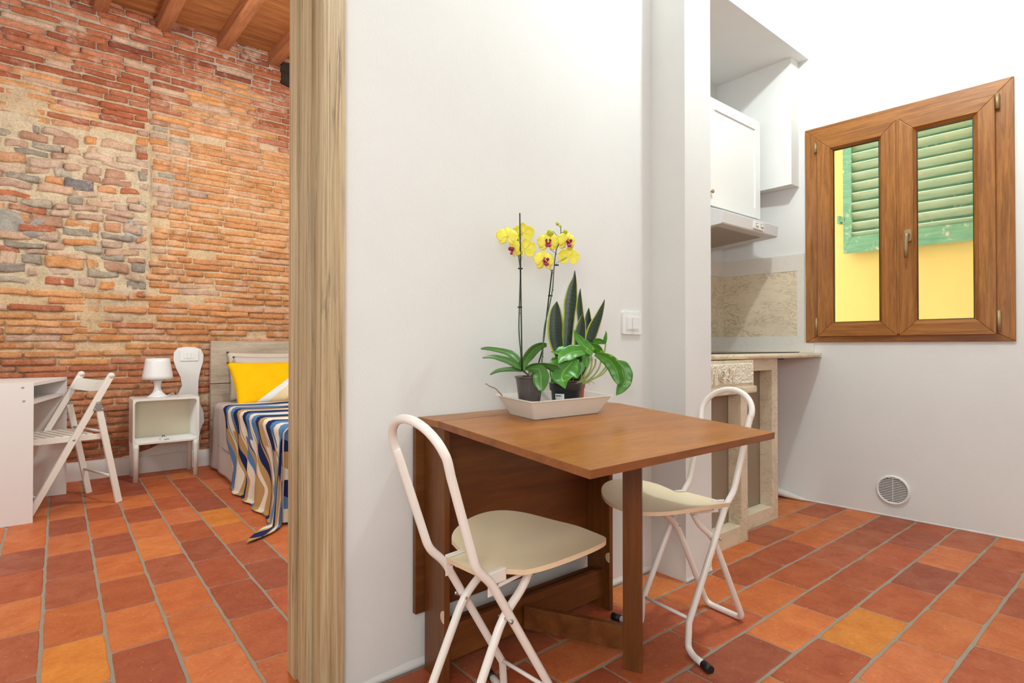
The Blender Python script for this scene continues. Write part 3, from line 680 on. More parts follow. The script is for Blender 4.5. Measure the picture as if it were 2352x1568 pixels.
# ---- tray and plants
PL={"orchid":[[[1.1319,1.3359,0.9087,0.0043,0.0011,0.0018],[1.1263,1.3489,0.9274,0.0126,0.0036,0.006],[1.1157,1.3659,0.9483,0.0126,0.0051,0.0084],[1.1035,1.3844,0.9588,0.0077,0.0054,0.0077],[1.0828,1.4098,0.9662,0.0055,0.0048,0.0063],[1.0653,1.4326,0.9704,0.0036,0.0038,0.0047],[1.0544,1.4502,0.9698,0.0012,0.0015,0.0017]],[[1.1319,1.336,0.9045,0.0037,0.0021,0.0028],[1.1058,1.334,0.9156,0.0088,0.0048,0.0063],[1.0767,1.3343,0.9306,0.0106,0.0067,0.0084],[1.0464,1.3357,0.9393,0.008,0.0065,0.0075],[1.015,1.338,0.9457,0.0044,0.0049,0.0051],[0.9818,1.3419,0.9435,0.0008,0.0011,0.001]],[[1.132,1.336,0.9003,0.0035,0.0038,0.0025],[1.1029,1.3436,0.904,0.0077,0.0091,0.0059],[1.0725,1.3522,0.9035,0.0063,0.0086,0.0052],[1.0473,1.3567,0.8999,0.0045,0.0074,0.004],[1.0239,1.3598,0.8913,0.0012,0.0023,0.0011]],[[1.1368,1.332,0.9003,0.0049,-0.0006,0.0],[1.1432,1.3395,0.9252,0.0134,-0.0014,-0.0029],[1.1594,1.3389,0.9482,0.0164,-0.0004,-0.0092],[1.1807,1.3341,0.9694,0.0133,0.0013,-0.0115],[1.2039,1.328,0.9811,0.007,0.003,-0.0101],[1.2248,1.3238,0.9833,0.0026,0.0022,-0.0053]],[[1.1335,1.3217,0.9091,0.0039,0.0026,-0.0028],[1.139,1.2964,0.92,0.0068,0.0061,-0.0059],[1.1523,1.265,0.9226,0.0065,0.0083,-0.0071],[1.1651,1.2339,0.9191,0.0066,0.0102,-0.0079],[1.1665,1.2121,0.9156,0.0047,0.0098,-0.0064],[1.1623,1.1949,0.9102,0.0005,0.0015,-0.0008]],[[1.1368,1.3191,0.907,0.0004,-0.0003,-0.0041],[1.1391,1.2965,0.9097,-0.0003,0.0003,-0.0083],[1.1444,1.2715,0.9062,-0.0101,0.0084,-0.0143],[1.1385,1.2559,0.8866,-0.0187,0.0153,-0.0033],[1.1279,1.2442,0.8634,-0.0163,0.0133,-0.0005],[1.118,1.2319,0.8446,-0.0054,0.0044,-0.0003]]],"pothos":[[[1.2961,1.2661,0.9412,-0.0095,0.0077,0.0089],[1.2715,1.2658,0.918,-0.0194,0.0156,0.0202],[1.2454,1.2667,0.8974,-0.0332,0.0268,0.0256],[1.2294,1.2593,0.8771,-0.0277,0.0226,0.0],[1.2231,1.244,0.8614,-0.0106,0.0087,-0.0049],[1.2162,1.2291,0.8464,-0.0005,0.0004,-0.0002]],[[1.3607,1.2648,0.9559,0.0017,0.0004,0.0032],[1.3307,1.2635,0.9626,0.0051,0.0039,0.0153],[1.296,1.266,0.9607,0.002,0.0093,0.0201],[1.2635,1.2668,0.9523,-0.0019,0.0142,0.0211],[1.2346,1.2647,0.9399,-0.0041,0.0115,0.0105],[1.2126,1.257,0.9237,-0.0004,0.0009,0.0006]],[[1.3919,1.2652,0.9534,0.0001,0.0039,-0.0062],[1.4071,1.2478,0.9446,-0.0005,0.009,-0.0131],[1.423,1.2297,0.9313,-0.0048,0.0164,-0.0156],[1.4355,1.2147,0.9048,-0.0088,0.0202,-0.0101],[1.4403,1.206,0.874,-0.0082,0.0171,-0.0042],[1.4399,1.2014,0.8522,-0.0032,0.0065,-0.001]],[[1.4758,1.2487,0.9278,-0.002,0.0017,-0.0037],[1.4904,1.2318,0.912,-0.0119,0.0099,-0.0116],[1.4962,1.2222,0.8827,-0.0183,0.015,-0.0027],[1.4897,1.2227,0.8535,-0.0156,0.0127,0.0075],[1.4744,1.2303,0.8289,-0.0088,0.0071,0.0074],[1.4627,1.2349,0.8123,-0.0004,0.0004,0.0004]],[[1.3709,1.2565,0.9559,0.01,0.0001,0.0094],[1.3484,1.2682,0.9757,0.0162,-0.0005,0.0137],[1.331,1.2757,0.9955,0.0134,-0.0012,0.009],[1.3162,1.2811,1.0151,0.0078,-0.0011,0.0036],[1.3083,1.2809,1.0325,0.0009,-0.0002,0.0003]],[[1.4342,1.3206,0.9918,0.0014,0.0006,-0.0027],[1.4467,1.3103,0.9965,0.0037,0.0035,-0.0103],[1.4629,1.2972,0.9941,0.0008,0.0045,-0.0078],[1.4719,1.2899,0.9872,-0.0001,0.0008,-0.001]],[[1.471,1.2907,0.9849,0.0018,-0.0015,0.0],[1.4683,1.2883,1.0033,0.005,-0.0041,-0.0005],[1.468,1.284,1.0217,0.0025,-0.002,-0.0003],[1.4649,1.2822,1.0309,0.0005,-0.0004,0.0001]],[[1.3901,1.2921,0.9869,0.0005,0.005,-0.0049],[1.4041,1.2808,0.9768,0.0008,0.0124,-0.0113],[1.4164,1.2709,0.9655,0.0001,0.013,-0.0107],[1.4287,1.261,0.9531,-0.0,0.0017,-0.0014]],[[1.28,1.3049,0.9561,0.0063,0.0077,0.0099],[1.2526,1.3015,0.9563,0.0051,0.0049,0.0069],[1.2213,1.3011,0.9613,0.0007,0.0006,0.0008]],[[1.3,1.3142,0.9709,0.0027,0.0045,0.0044],[1.2802,1.3175,0.9681,0.0041,0.0095,0.0079],[1.2614,1.32,0.9594,0.0008,0.0027,0.0019]],[[1.2647,1.3048,0.9302,0.0072,0.0069,0.0098],[1.2374,1.3012,0.9329,0.0042,0.0085,0.0088],[1.213,1.2954,0.9238,0.0008,0.0045,0.0032]],[[1.3725,1.294,0.9466,-0.0076,0.0062,-0.0024],[1.3724,1.2879,0.9288,-0.0104,0.0085,-0.0008],[1.3671,1.286,0.9077,-0.0021,0.0017,0.0003]],[[1.2529,1.3019,0.8895,-0.0085,0.0069,0.0069],[1.2412,1.3052,0.8725,-0.0078,0.0063,0.0062],[1.2312,1.3071,0.8588,-0.0021,0.0017,0.0017]],[[1.3425,1.293,0.9247,-0.0094,0.0077,-0.0054],[1.3458,1.284,0.9049,-0.0085,0.007,0.001],[1.3321,1.2891,0.8765,-0.0016,0.0013,0.0009]]],"snake":[[[1.3559,1.3591,0.9535,0.0131,-0.0074,0.0],[1.3545,1.3577,0.9833,0.014,-0.0079,-0.0009],[1.3586,1.3512,1.0823,0.0175,-0.0098,-0.0016],[1.3609,1.3465,1.1317,0.0204,-0.0115,-0.0025],[1.364,1.3412,1.181,0.0139,-0.0078,-0.0021],[1.3665,1.3367,1.2104,0.0061,-0.0034,-0.0007],[1.3659,1.3348,1.2374,0.0004,-0.0002,-0.0]],[[1.3279,1.3693,0.9339,0.0093,-0.0055,0.0016],[1.3205,1.3722,0.9833,0.0204,-0.0121,0.0035],[1.3151,1.3736,1.0177,0.0231,-0.0137,0.0018],[1.3135,1.3719,1.057,0.0231,-0.0137,0.0],[1.3118,1.3702,1.1012,0.0154,-0.0091,-0.0006],[1.3122,1.367,1.1305,0.0009,-0.0005,-0.0001]],[[1.4211,1.3566,1.0341,0.0123,-0.0049,0.0008],[1.4176,1.3587,1.105,0.0118,-0.0047,0.0006],[1.4165,1.359,1.1455,0.0074,-0.0029,0.0],[1.4171,1.3582,1.1809,0.0005,-0.0002,-0.0]],[[1.3812,1.3254,0.9635,0.0177,-0.0095,-0.0008],[1.3804,1.3211,1.0227,0.0185,-0.0099,-0.0015],[1.3815,1.3154,1.0619,0.011,-0.0059,-0.0012],[1.3801,1.312,1.0878,0.0009,-0.0005,-0.0001]],[[1.4407,1.3406,1.0341,0.0123,-0.0049,0.0003],[1.4397,1.3409,1.0796,0.0109,-0.0043,-0.0],[1.4407,1.3397,1.1125,0.001,-0.0004,-0.0]],[[1.4189,1.3204,0.9734,0.0167,-0.0038,-0.0044],[1.4395,1.3158,1.0335,0.0218,-0.0048,-0.0067],[1.4623,1.3095,1.0841,0.0145,-0.0032,-0.0049],[1.4802,1.3073,1.1252,0.0053,-0.0012,-0.0015],[1.4909,1.3113,1.1433,0.0005,-0.0001,-0.0001]]],"pstem":[[[1.3182,1.2878,0.8529],[1.3375,1.2761,0.8702],[1.3568,1.2642,0.9141],[1.3676,1.2593,0.947]],[[1.325,1.2823,0.8529],[1.3502,1.2701,0.8767],[1.3686,1.2633,0.905],[1.3768,1.2648,0.9402]],[[1.3284,1.2795,0.8529],[1.3594,1.2668,0.8787],[1.3838,1.2594,0.9136],[1.3929,1.2646,0.9356]],[[1.3391,1.2837,0.8544],[1.3814,1.2722,0.8733],[1.4137,1.2686,0.9037],[1.4342,1.2748,0.9348],[1.4548,1.281,0.955],[1.4728,1.2892,0.9872]],[[1.3425,1.2809,0.8544],[1.3762,1.2704,0.8669],[1.4068,1.2625,0.8817],[1.4359,1.2556,0.9103]],[[1.3459,1.2781,0.8566],[1.3809,1.2687,0.8679],[1.418,1.2576,0.8838],[1.445,1.2547,0.9056],[1.4758,1.2487,0.9278]]],"root":[[[1.3635,1.2766,0.8604],[1.3723,1.2728,0.8514],[1.3706,1.2772,0.8579],[1.3828,1.2705,0.8599],[1.3908,1.2673,0.8509]]],"spike":[[[1.1269,1.3464,0.9169],[1.1319,1.342,0.9441],[1.126,1.3449,1.0284],[1.1264,1.3426,1.1194],[1.1272,1.3399,1.2104],[1.1233,1.3417,1.2558],[1.1206,1.3426,1.2875],[1.1174,1.3438,1.3238],[1.1046,1.3533,1.3364]],[[1.2092,1.273,0.901],[1.1963,1.2857,0.9078],[1.1833,1.2985,0.9236],[1.1851,1.299,0.9555],[1.1904,1.2961,1.0376],[1.2002,1.2898,1.0879],[1.2117,1.282,1.1566],[1.2161,1.28,1.2209],[1.2224,1.2765,1.2807],[1.2306,1.2719,1.3039],[1.2364,1.2692,1.3318],[1.2367,1.2709,1.3644]]],"stake":[[[1.1285,1.3324,0.9012],[1.1275,1.3326,0.9466],[1.1244,1.3331,1.1187],[1.1201,1.3335,1.3961]],[[1.1837,1.3194,0.9185],[1.193,1.3091,0.9645],[1.2019,1.2984,1.0746],[1.2135,1.2851,1.2212]]],"clip":[[1.124,1.3361,1.2225],[1.1249,1.3394,1.101],[1.209,1.2897,1.1387],[1.2237,1.2766,1.2359]],"flower":[[1.0871,1.3548,1.3221,-0.6,0.5,0.1,0],[1.1094,1.3499,1.2856,-0.8,0.2,-0.2,1],[1.142,1.3421,1.3374,0.5,0.6,0.1,0],[1.1434,1.3351,1.2857,0.45,0.7,0,0],[1.1962,1.2853,1.307,-0.5,-0.6,0,1],[1.2391,1.2438,1.3076,-0.1,-0.95,-0.1,1],[1.1772,1.2821,1.2463,-0.25,-0.9,0,1],[1.2602,1.2594,1.2636,0.4,0.7,0.0,0]],"bud":[[1.2009,1.2811,1.3354,0.0115],[1.2311,1.2435,1.3372,0.0075],[1.2257,1.2734,1.3667,0.006],[1.2329,1.2677,1.3593,0.0045]],"ped":[[[1.0927,1.3567,1.3208],[1.1028,1.3518,1.3118],[1.1166,1.3438,1.3076]],[[1.1018,1.3555,1.3367],[1.114,1.3456,1.3328]],[[1.2089,1.2746,1.3417],[1.221,1.2713,1.3269],[1.2319,1.269,1.312]],[[1.219,1.2739,1.2399],[1.2365,1.2692,1.2505],[1.2565,1.2624,1.2612]],[[1.2342,1.2668,1.339],[1.2335,1.2481,1.3375]],[[1.1843,1.2829,1.2361],[1.2035,1.2804,1.217],[1.2153,1.2838,1.2105]],[[1.1354,1.3417,1.2794],[1.133,1.3387,1.2598],[1.128,1.3378,1.2465]],[[1.1396,1.3441,1.3342],[1.1214,1.3397,1.328]],[[1.2295,1.2711,1.3025],[1.2347,1.2538,1.3085]],[[1.202,1.2834,1.2852],[1.2223,1.2773,1.2739]],[[1.1144,1.346,1.2683],[1.1231,1.3417,1.2591]]],"twig":[[1.0527,1.337,0.8275],[1.0468,1.346,0.838],[1.0408,1.355,0.848],[1.0333,1.3654,0.8529],[1.0273,1.3745,0.8578],[1.0269,1.3791,0.8616],[1.0237,1.3861,0.8614]]}
TZ = lambda y: .762 - (1.38 - y) * .067 if y < 1.38 else .762
tr = empty('plant_tray', (1.27, 1.325, TZ(1.32)), label='ivory plastic tray under the potted plants on the table', cat='tray')
def tray():
    m_ = MB(); zb = 0.001; zt_ = .058
    B = rounded([(-.150, -.062), (.140, -.062), (.140, .062), (-.150, .062)], .012, 4)
    Tp = rounded([(-.182, -.086), (.180, -.086), (.180, .088), (-.182, .088)], .012, 4)
    Lp = rounded([(-.187, -.091), (.185, -.091), (.185, .093), (-.187, .093)], .014, 4)
    def zz(y, z): return z + y * .060
    def ring(P, z, k=1.0, d=0): return [m_.bm.verts.new(((x - math.copysign(d, x)), (y - math.copysign(d, y)), zz(y, z))) for x, y in P]
    R0 = ring(B, zb); R1 = ring(Tp, zt_); R2 = ring(Lp, zt_); R3 = ring(Lp, zt_ + .003); R4 = ring(Tp, zt_ + .003, d=.001); R5 = ring(B, zb + .0025, d=.002)
    rs = [R0, R1, R2, R3, R4, R5]
    for a, b in zip(rs, rs[1:]):
        for k in range(len(a)): m_.bm.faces.new((a[k], a[(k + 1) % len(a)], b[(k + 1) % len(b)], b[k]))
    m_.bm.faces.new(R0); m_.bm.faces.new(R5)
    return m_.build('tray_body', M['tray'], tr)
tray()
def leafmat(name, c1, c2, edge=None, rough=0.35, band=False, blotch=None):
    s = NT(name); v = s.mapping(); f = s.noise(v, 30, 4); col = s.mix(f, rgba(c1), rgba(c2))
    sx = s.t.nodes.new('ShaderNodeSeparateXYZ'); s.l(s.tc.outputs['UV'], sx.inputs[0])
    u = s.math('ABSOLUTE', s.math('SUBTRACT', s.math('MULTIPLY', sx.outputs[1], 2.0), 1.0))
    if band:
        w = s.n('ShaderNodeTexWave', Scale=7.0, Distortion=6.0, Detail=3.0); w.bands_direction = 'X'; s.l(s.tc.outputs['UV'], w.inputs['Vector'])
        col = s.mix(s.math('MULTIPLY', w.outputs['Fac'], 0.35), col, rgba((62, 84, 66)))
    if blotch:
        b = s.noise(s.mapping((1, 1, 1)), 38, 3, 0.5, 1.0); col = s.mix(s.ramp(b, [(0.66, (0, 0, 0)), (0.70, (1, 1, 1))]), col, rgba(blotch))
    if edge:
        col = s.mix(s.ramp(s.math('ADD', u, s.math('MULTIPLY', f, 0.12)), [(0.84, (0, 0, 0)), (0.90, (1, 1, 1))]), col, rgba(edge))
    else:
        col = s.mix(s.ramp(u, [(0.02, (1, 1, 1)), (0.07, (0, 0, 0))]), col, s.mix(0.5, col, rgba((170, 200, 110))))
    s.set(Base__Color=col, Roughness=rough); s.b.inputs['Specular IOR Level'].default_value = 0.5
    try: s.b.inputs['Subsurface Weight'].default_value = 0.0
    except Exception: pass
    s.bump(s.noise(s.mapping((1, 1, 1)), 160, 3), 0.15, 0.001); return s.m
M['leaf_orchid'] = leafmat('orchid_leaf_green', (58, 104, 40), (84, 134, 54))
M['leaf_pothos'] = leafmat('pothos_green', (54, 118, 30), (88, 156, 44), blotch=(176, 200, 70), rough=0.36)
M['leaf_snake'] = leafmat('snake_plant_green', (24, 40, 28), (34, 54, 36), edge=(178, 190, 62), band=True, rough=0.4)
def petal_mat(name, c1, c2):
    s = NT(name); f = s.noise(s.mapping(), 60, 4); s.set(Base__Color=s.mix(f, rgba(c1), rgba(c2)), Roughness=0.5)
    s.b.inputs['Transmission Weight'].default_value = 0.0; return s.m
M['petal'] = petal_mat('yellow_petal', (248, 234, 60), (252, 242, 110))
M['lip'] = petal_mat('magenta_lip', (150, 20, 82), (196, 60, 120))
M['lip_y'] = petal_mat('lip_yellow', (244, 214, 60), (250, 230, 120))
M['bud'] = petal_mat('green_yellow_bud', (178, 190, 52), (206, 206, 70))
M['stem'] = plain('dark_green_stem', (70, 92, 44), 0.5, var=.15, nscale=60)
M['stem_light'] = plain('light_green_stem', (142, 154, 88), 0.5, var=.15, nscale=60)
M['soil'] = plain('bark_soil', (62, 42, 32), 0.95, var=.5, nscale=120, bump=1.0)
M['root'] = plain('dry_root', (150, 116, 90), 0.8, var=.2, nscale=100)
M['pot_black'] = plain('black_pot_plastic', (44, 44, 46), 0.4)
M['pot_clear'] = plain('smoky_pot_plastic', (84, 76, 74), 0.22, var=.25, nscale=30)
M['pot_terra'] = plain('terracotta_plastic', (196, 92, 56), 0.5)
M['label'] = plain('paper_label', (236, 234, 230), 0.5)
M['ink'] = plain('black_ink', (30, 30, 32), 0.6)
def leaf(name, pts, mat, parent, root, fold=0.18, th=.0009, wav=0.0):
    C_ = spline([p[:3] for p in pts], 5); Sd = spline([p[3:] for p in pts], 5); n = len(C_) - 1; NV = 8
    m_ = MB(); rt = Vector(root)
    P = []
    for i in range(n + 1):
        tt = (C_[min(i + 1, n)] - C_[max(i - 1, 0)]).normalized(); sd = Sd[i]; nr = tt.cross(sd)
        nr = nr.normalized() if nr.length > 1e-9 else Vector((0, -1, 0)); w = sd.length
        row = []
        for j in range(NV + 1):
            v = 2 * j / NV - 1
            row.append(C_[i] + sd * v + nr * (w * fold * (abs(v) ** 1.4) + wav * w * math.sin(i * 1.3 + v * 2) * abs(v)) - rt)
        P.append(row)
    m_.grid(lambda u, v: P[int(round(u * n))][int(round(v * NV))], n, NV)
    o = m_.build(name, mat, parent); md = o.modifiers.new('thickness', 'SOLIDIFY'); md.thickness = th; md.offset = 0
    return o
def flat_pot(name, c, r0, r1, h, rim, mat, parent, lip=.006):
    return MB().lathe([(0.0005, 0), (r0, 0), (r0 + .001, .002), (r0 + (r1 - r0) * .72, h * .72), (r0 + (r1 - r0) * .72 + rim, h * .73), (r1 + rim, h - .002), (r1 + rim, h), (r1 - .001, h), (r1 - .002, h - lip - .004), (0.0005, h - lip - .004)], c, 40).build(name, mat, parent)
# orchid
zb = TZ(1.33) + .008
rt = Vector((1.155, 1.328, zb + .004))
orc = empty('potted_orchid', rt, label='yellow-flowered orchid with two staked flower spikes in a smoky plastic pot on the tray', cat='plant')
def off(pts): return [Vector(p) - rt for p in pts]
flat_pot('pot', (0, 0, 0), .0290, .0440, .112, 0.0, M['pot_clear'], orc)
MB().lathe([(.0445, .1065), (.0475, .109), (.0475, .1125), (.0445, .1135), (.043, .112)], (0, 0, 0), 40).build('pot_rim', M['pot_clear'], orc)
def soil(name, c, r, h, parent):
    m_ = MB()
    def fn(u, v):
        a = 2 * PI * u; rr = r * v; p = Vector((rr * math.cos(a) + c[0], rr * math.sin(a) + c[1], c[2])); w = noise.noise(p * 130) * .004 + noise.noise(p * 60) * .004 + h * (1 - v * v)
        return p + Vector((0, 0, w))
    m_.grid(fn, 40, 12); bmesh.ops.remove_doubles(m_.bm, verts=m_.bm.verts, dist=.00005); return m_.build(name, M['soil'], parent)
soil('potting_bark', (0, 0, .106), .0425, .010, orc)
for L in PL['orchid']: leaf('leaf', L, M['leaf_orchid'], orc, rt, fold=-0.25, th=.0022)
MB().tube(spline([(0.003, -.004, .108), (.004, -.006, .125), (.002, -.004, .14)], 4), [.012] * 4 + [.010] * 4 + [.007], 12).build('crown', M['leaf_orchid'], orc)
for i, sp in enumerate(PL['spike'][-2:]):
    p = off(sp); p = [Vector((.0, .004, .115))] + p if i == 0 else p
    p = spline(p, 5); n = len(p); m_ = MB(); m_.tube(p, [.0026 - .0013 * k / n for k in range(n)], 8)
    for q in range(4):
        k = int(n * (.25 + .15 * q)); m_.sphere(p[k] + Vector((0.0012, 0, 0)), .0029, seg=8)
    m_.build('flower_spike', M['stem'], orc)
for sp in PL['stake']:
    MB().tube(off(sp), .0022, 8).build('support_stake', M['black'], orc)
for c in PL['clip']:
    p = Vector(c) - rt; MB().box(p.x - .0055, p.x + .0065, p.y - .0045, p.y + .0045, p.z - .0022, p.z + .0022, .001).build('stem_clip', M['black'], orc)
for p in PL['ped']: MB().tube(spline(off(p), 4), .0011, 6).build('flower_stalk', M['stem_light'], orc)
for b in PL['bud']:
    c = Vector(b[:3]) - rt; r = b[3]; m_ = MB(); m_.lathe([(max(1e-4, r * math.sin(PI * k / 8) * (1 - .12 * k / 8)), -r * 1.12 * math.cos(PI * k / 8)) for k in range(9)], (0, 0, 0), 14)
    o = m_.build('bud', M['bud'], orc); o.location = c; o.rotation_euler = (.5, -1.0 if c.x < .12 else .5, 0)
def flower(c, nrm, lip, k):
    nrm = Vector(nrm).normalized(); up = Vector((0, 0, 1)); rgt = up.cross(nrm).normalized(); up = nrm.cross(rgt).normalized()
    fl = bpy.data.objects.new('flower', None); 
    def petal(m_, ang, L, Wd, back, curl, w0=.22):
        d = rgt * math.cos(ang) + up * math.sin(ang); s_ = -rgt * math.sin(ang) + up * math.cos(ang)
        def fn(u, v):
            w = Wd * (math.sin(PI * min(1, u * .93 + .05)) ** .62) * (w0 + (1 - w0) * min(1, u * 2.2)); vv = 2 * v - 1
            bb = -curl * u * u * L + .10 * L * math.sin(PI * u) * (1 - vv * vv) + math.sin(vv * 5 + k) * .03 * L * u
            return Vector(c) + d * (u * L) + s_ * (vv * w) + nrm * (back + bb)
        m_.grid(fn, 9, 8)
    m_ = MB(); sc = 1.15
    for ang in (90, 218, 322): petal(m_, math.radians(ang + random.uniform(-5, 5)), .029 * sc, .0115 * sc, -.001, .12)
    for ang in (12, 168): petal(m_, math.radians(ang + random.uniform(-6, 6)), .031 * sc, .0185 * sc, .001, .15, .12)
    o = m_.build('flower', M['petal'], orc); md = o.modifiers.new('thickness', 'SOLIDIFY'); md.thickness = .0006
    if lip:
        m_ = MB()
        for s_ in (1, -1):
            def fn(u, v, s_=s_): 
                a = -PI * .55 + v * PI * .9; return Vector(c) + rgt * s_ * (.002 + .006 * math.sin(PI * u) + .002 * v) + up * (.004 - .010 * u + .005 * v) + nrm * (.003 + .011 * math.sin(v * PI * .7) + .002 * u)
            m_.grid(fn, 6, 5)
        def fn(u, v): vv = 2 * v - 1; return Vector(c) - up * (.005 + .013 * u) + rgt * vv * (.002 + .008 * math.sin(PI * (u * .8 + .12))) + nrm * (.009 + .007 * math.sin(u * 2.4) - abs(vv) * .003)
        m_.grid(fn, 7, 6)
        l = m_.build('lip', M['lip'], o); md = l.modifiers.new('thickness', 'SOLIDIFY'); md.thickness = .0008
        MB().sphere(Vector(c) + nrm * .009 - up * .001, .0034, seg=10).build('column', M['lip_y'], o)
    else:
        MB().sphere(Vector(c) + nrm * .003, .003, seg=10).build('column', M['lip_y'], o)
PL['flower'][0][3:6] = [-.5, -.8, .15]
for k, f in enumerate(PL['flower']): flower(Vector(f[:3]) - rt, f[3:6], f[6], k)
MB().tube(spline(off(PL['twig']), 5), [.0022 - .00004 * k for k in range(31)], 7).build('aerial_root', M['root'], orc)
for q in range(3):
    a = q * 2.1 + .4; MB().tube(spline([(.004, -.004, .118), (.016 * math.cos(a) + .006, -.016 + .010 * math.sin(a), .124), (.026 * math.cos(a) + .008, -.024 + .012 * math.sin(a), .113)], 5), .0024, 7).build('aerial_root', M['root'], orc)
# pothos in the black pot
rt = Vector((1.293, 1.305, TZ(1.305) + .0085))
pot = empty('potted_pothos', rt, label='glossy green pothos with yellow flecks in a black pot with a barcode label', cat='plant')
flat_pot('pot', (0, 0, 0), .042, .050, .094, .0045, M['pot_black'], pot)
soil('soil', (0, 0, .082), .048, .004, pot)
for L in PL['pothos']: leaf('leaf', L, M['leaf_pothos'], pot, rt, fold=-0.22, th=.0008, wav=.07)
for sp in PL['pstem']: 
    p = off(sp); p[0].z = min(p[0].z, .086); MB().tube(spline(p, 5), .0027, 8).build('stem', M['stem_light'], pot)
for sp in PL['root']: MB().tube(spline(off(sp), 5), .0007, 6).build('air_root', M['root'], pot)
def on_pot(name, a0, a1, z0, z1, rr, mat, parent, n=8):
    m_ = MB()
    def R_(z): return .042 + (.050 - .042) * z / .094 + rr
    m_.grid(lambda u, v: (R_(z0 + (z1 - z0) * v) * math.cos(a0 + (a1 - a0) * u), R_(z0 + (z1 - z0) * v) * math.sin(a0 + (a1 - a0) * u), z0 + (z1 - z0) * v), n, 2)
    o = m_.build(name, mat, parent); md = o.modifiers.new('thickness', 'SOLIDIFY'); md.thickness = .0004; md.offset = 1; return o
AF = math.atan2(-1.305, -1.293)
lab = on_pot('label', AF - .80, AF - .10, .008, .060, .0006, M['label'], pot)
on_pot('lettering', AF - .70, AF - .30, .052, .0545, .0013, M['ink'], lab)
for q in range(4):
    a = AF - .72 + q * .15
    m_ = MB(); r_ = .0472 + .0012
    n = 14; ring = [(r_, a + .045 * math.cos(2 * PI * k / n), .040 + .0036 * math.sin(2 * PI * k / n)) for k in range(n + 1)]
    m_.tube([(x * math.cos(b), x * math.sin(b), z) for x, b, z in ring], .00035, 5); m_.build('symbol', M['ink'], lab)
    on_pot('symbol', a - .014, a + .014, .0385, .0415, .0013, M['ink'], lab, 2)
rs = random.Random(3); a = AF - .72
m_ = MB()
while a < AF - .16:
    w = rs.choice([.006, .010, .016]); r_ = .0444 + .0012
    m_.grid(lambda u, v: ((r_ + .0006 * v) * math.cos(a + w * u), (r_ + .0006 * v) * math.sin(a + w * u), .012 + .020 * v), 1, 1); a += w + rs.choice([.008, .014, .02])
m_.build('barcode', M['ink'], lab)
# snake plant
rt = Vector((1.386, 1.352, TZ(1.35) + .0085))
sn = empty('potted_snake_plant', rt, label='dark upright snake plant with yellow leaf edges in a small terracotta pot behind the pothos', cat='plant')
flat_pot('pot', (0, 0, 0), .024, .034, .092, .002, M['pot_terra'], sn)
soil('soil', (0, 0, .082), .033, .003, sn)
for L in PL['snake']:
    b = L[0]; bb = Vector(b[:3]); foot = [1.386 + (b[0] - 1.386) * .35, 1.352 + (b[1] - 1.352) * .35, rt.z + .08, *[q * .7 for q in b[3:]]]
    leaf('leaf', [foot] + L, M['leaf_snake'], sn, rt, fold=.28, th=.0022)

# ---- light switch on the white wall
sw = empty('light_switch', (1.882, YA, 1.076), label='white double rocker light switch on the white wall above the table', cat='light switch')
MB().prism(rounded([(-.062, -.047), (.062, -.047), (.062, .047), (-.062, .047)], .008), -.009, 0.001, 'y').build('frame_plate', M['white_plastic'], sw)
MB().prism(rounded([(-.040, -.029), (.040, -.029), (.040, .029), (-.040, .029)], .003), -.012, -.007, 'y').build('insert', M['white_plastic'], sw)
MB().prism([(-.034, -.023), (-.009, -.023), (-.009, .023), (-.034, .023)], -.0135, -.010, 'y').build('rocker', M['white_plastic'], sw)
MB().prism([(-.007, -.024), (.011, -.024), (.011, .024), (-.007, .024)], -.0175, -.010, 'y').build('rocker', M['white_plastic'], sw)
MB().prism([(.013, -.023), (.034, -.023), (.034, .023), (.013, .023)], -.0135, -.010, 'y').build('rocker', M['white_plastic'], sw)

# ---- window (local frame of the window wall)
wn = wallframe('window_1', kind='structure')
def frame_ring(name, x0, x1, z0, z1, w, y0, y1, mats, parent, wb=None, bev=.003, lipw=0.0):
    wb = wb or w; m_ = MB()
    def piece(poly, mi): m_.mi = mi; m_.prism(poly, y0, y1, 'y')
    piece([(x0, z0), (x0 + w, z0 + wb), (x0 + w, z1 - w), (x0, z1)], 0)
    piece([(x1, z0), (x1, z1), (x1 - w, z1 - w), (x1 - w, z0 + wb)], 0)
    piece([(x0, z1), (x0 + w, z1 - w), (x1 - w, z1 - w), (x1, z1)], 1)
    piece([(x0, z0), (x1, z0), (x1 - w, z0 + wb), (x0 + w, z0 + wb)], 1)
    o = m_.build(name, mats, parent)
    if bev: md = o.modifiers.new('bevel', 'BEVEL'); md.width = bev; md.segments = 3; md.limit_method = 'ANGLE'
    return o
OK_ = [M['oak'], M['oak_h']]
frame_ring('window_frame', -0.0, .990, 1.004, 2.347, .085, -.012, .06, OK_, wn, wb=.05)
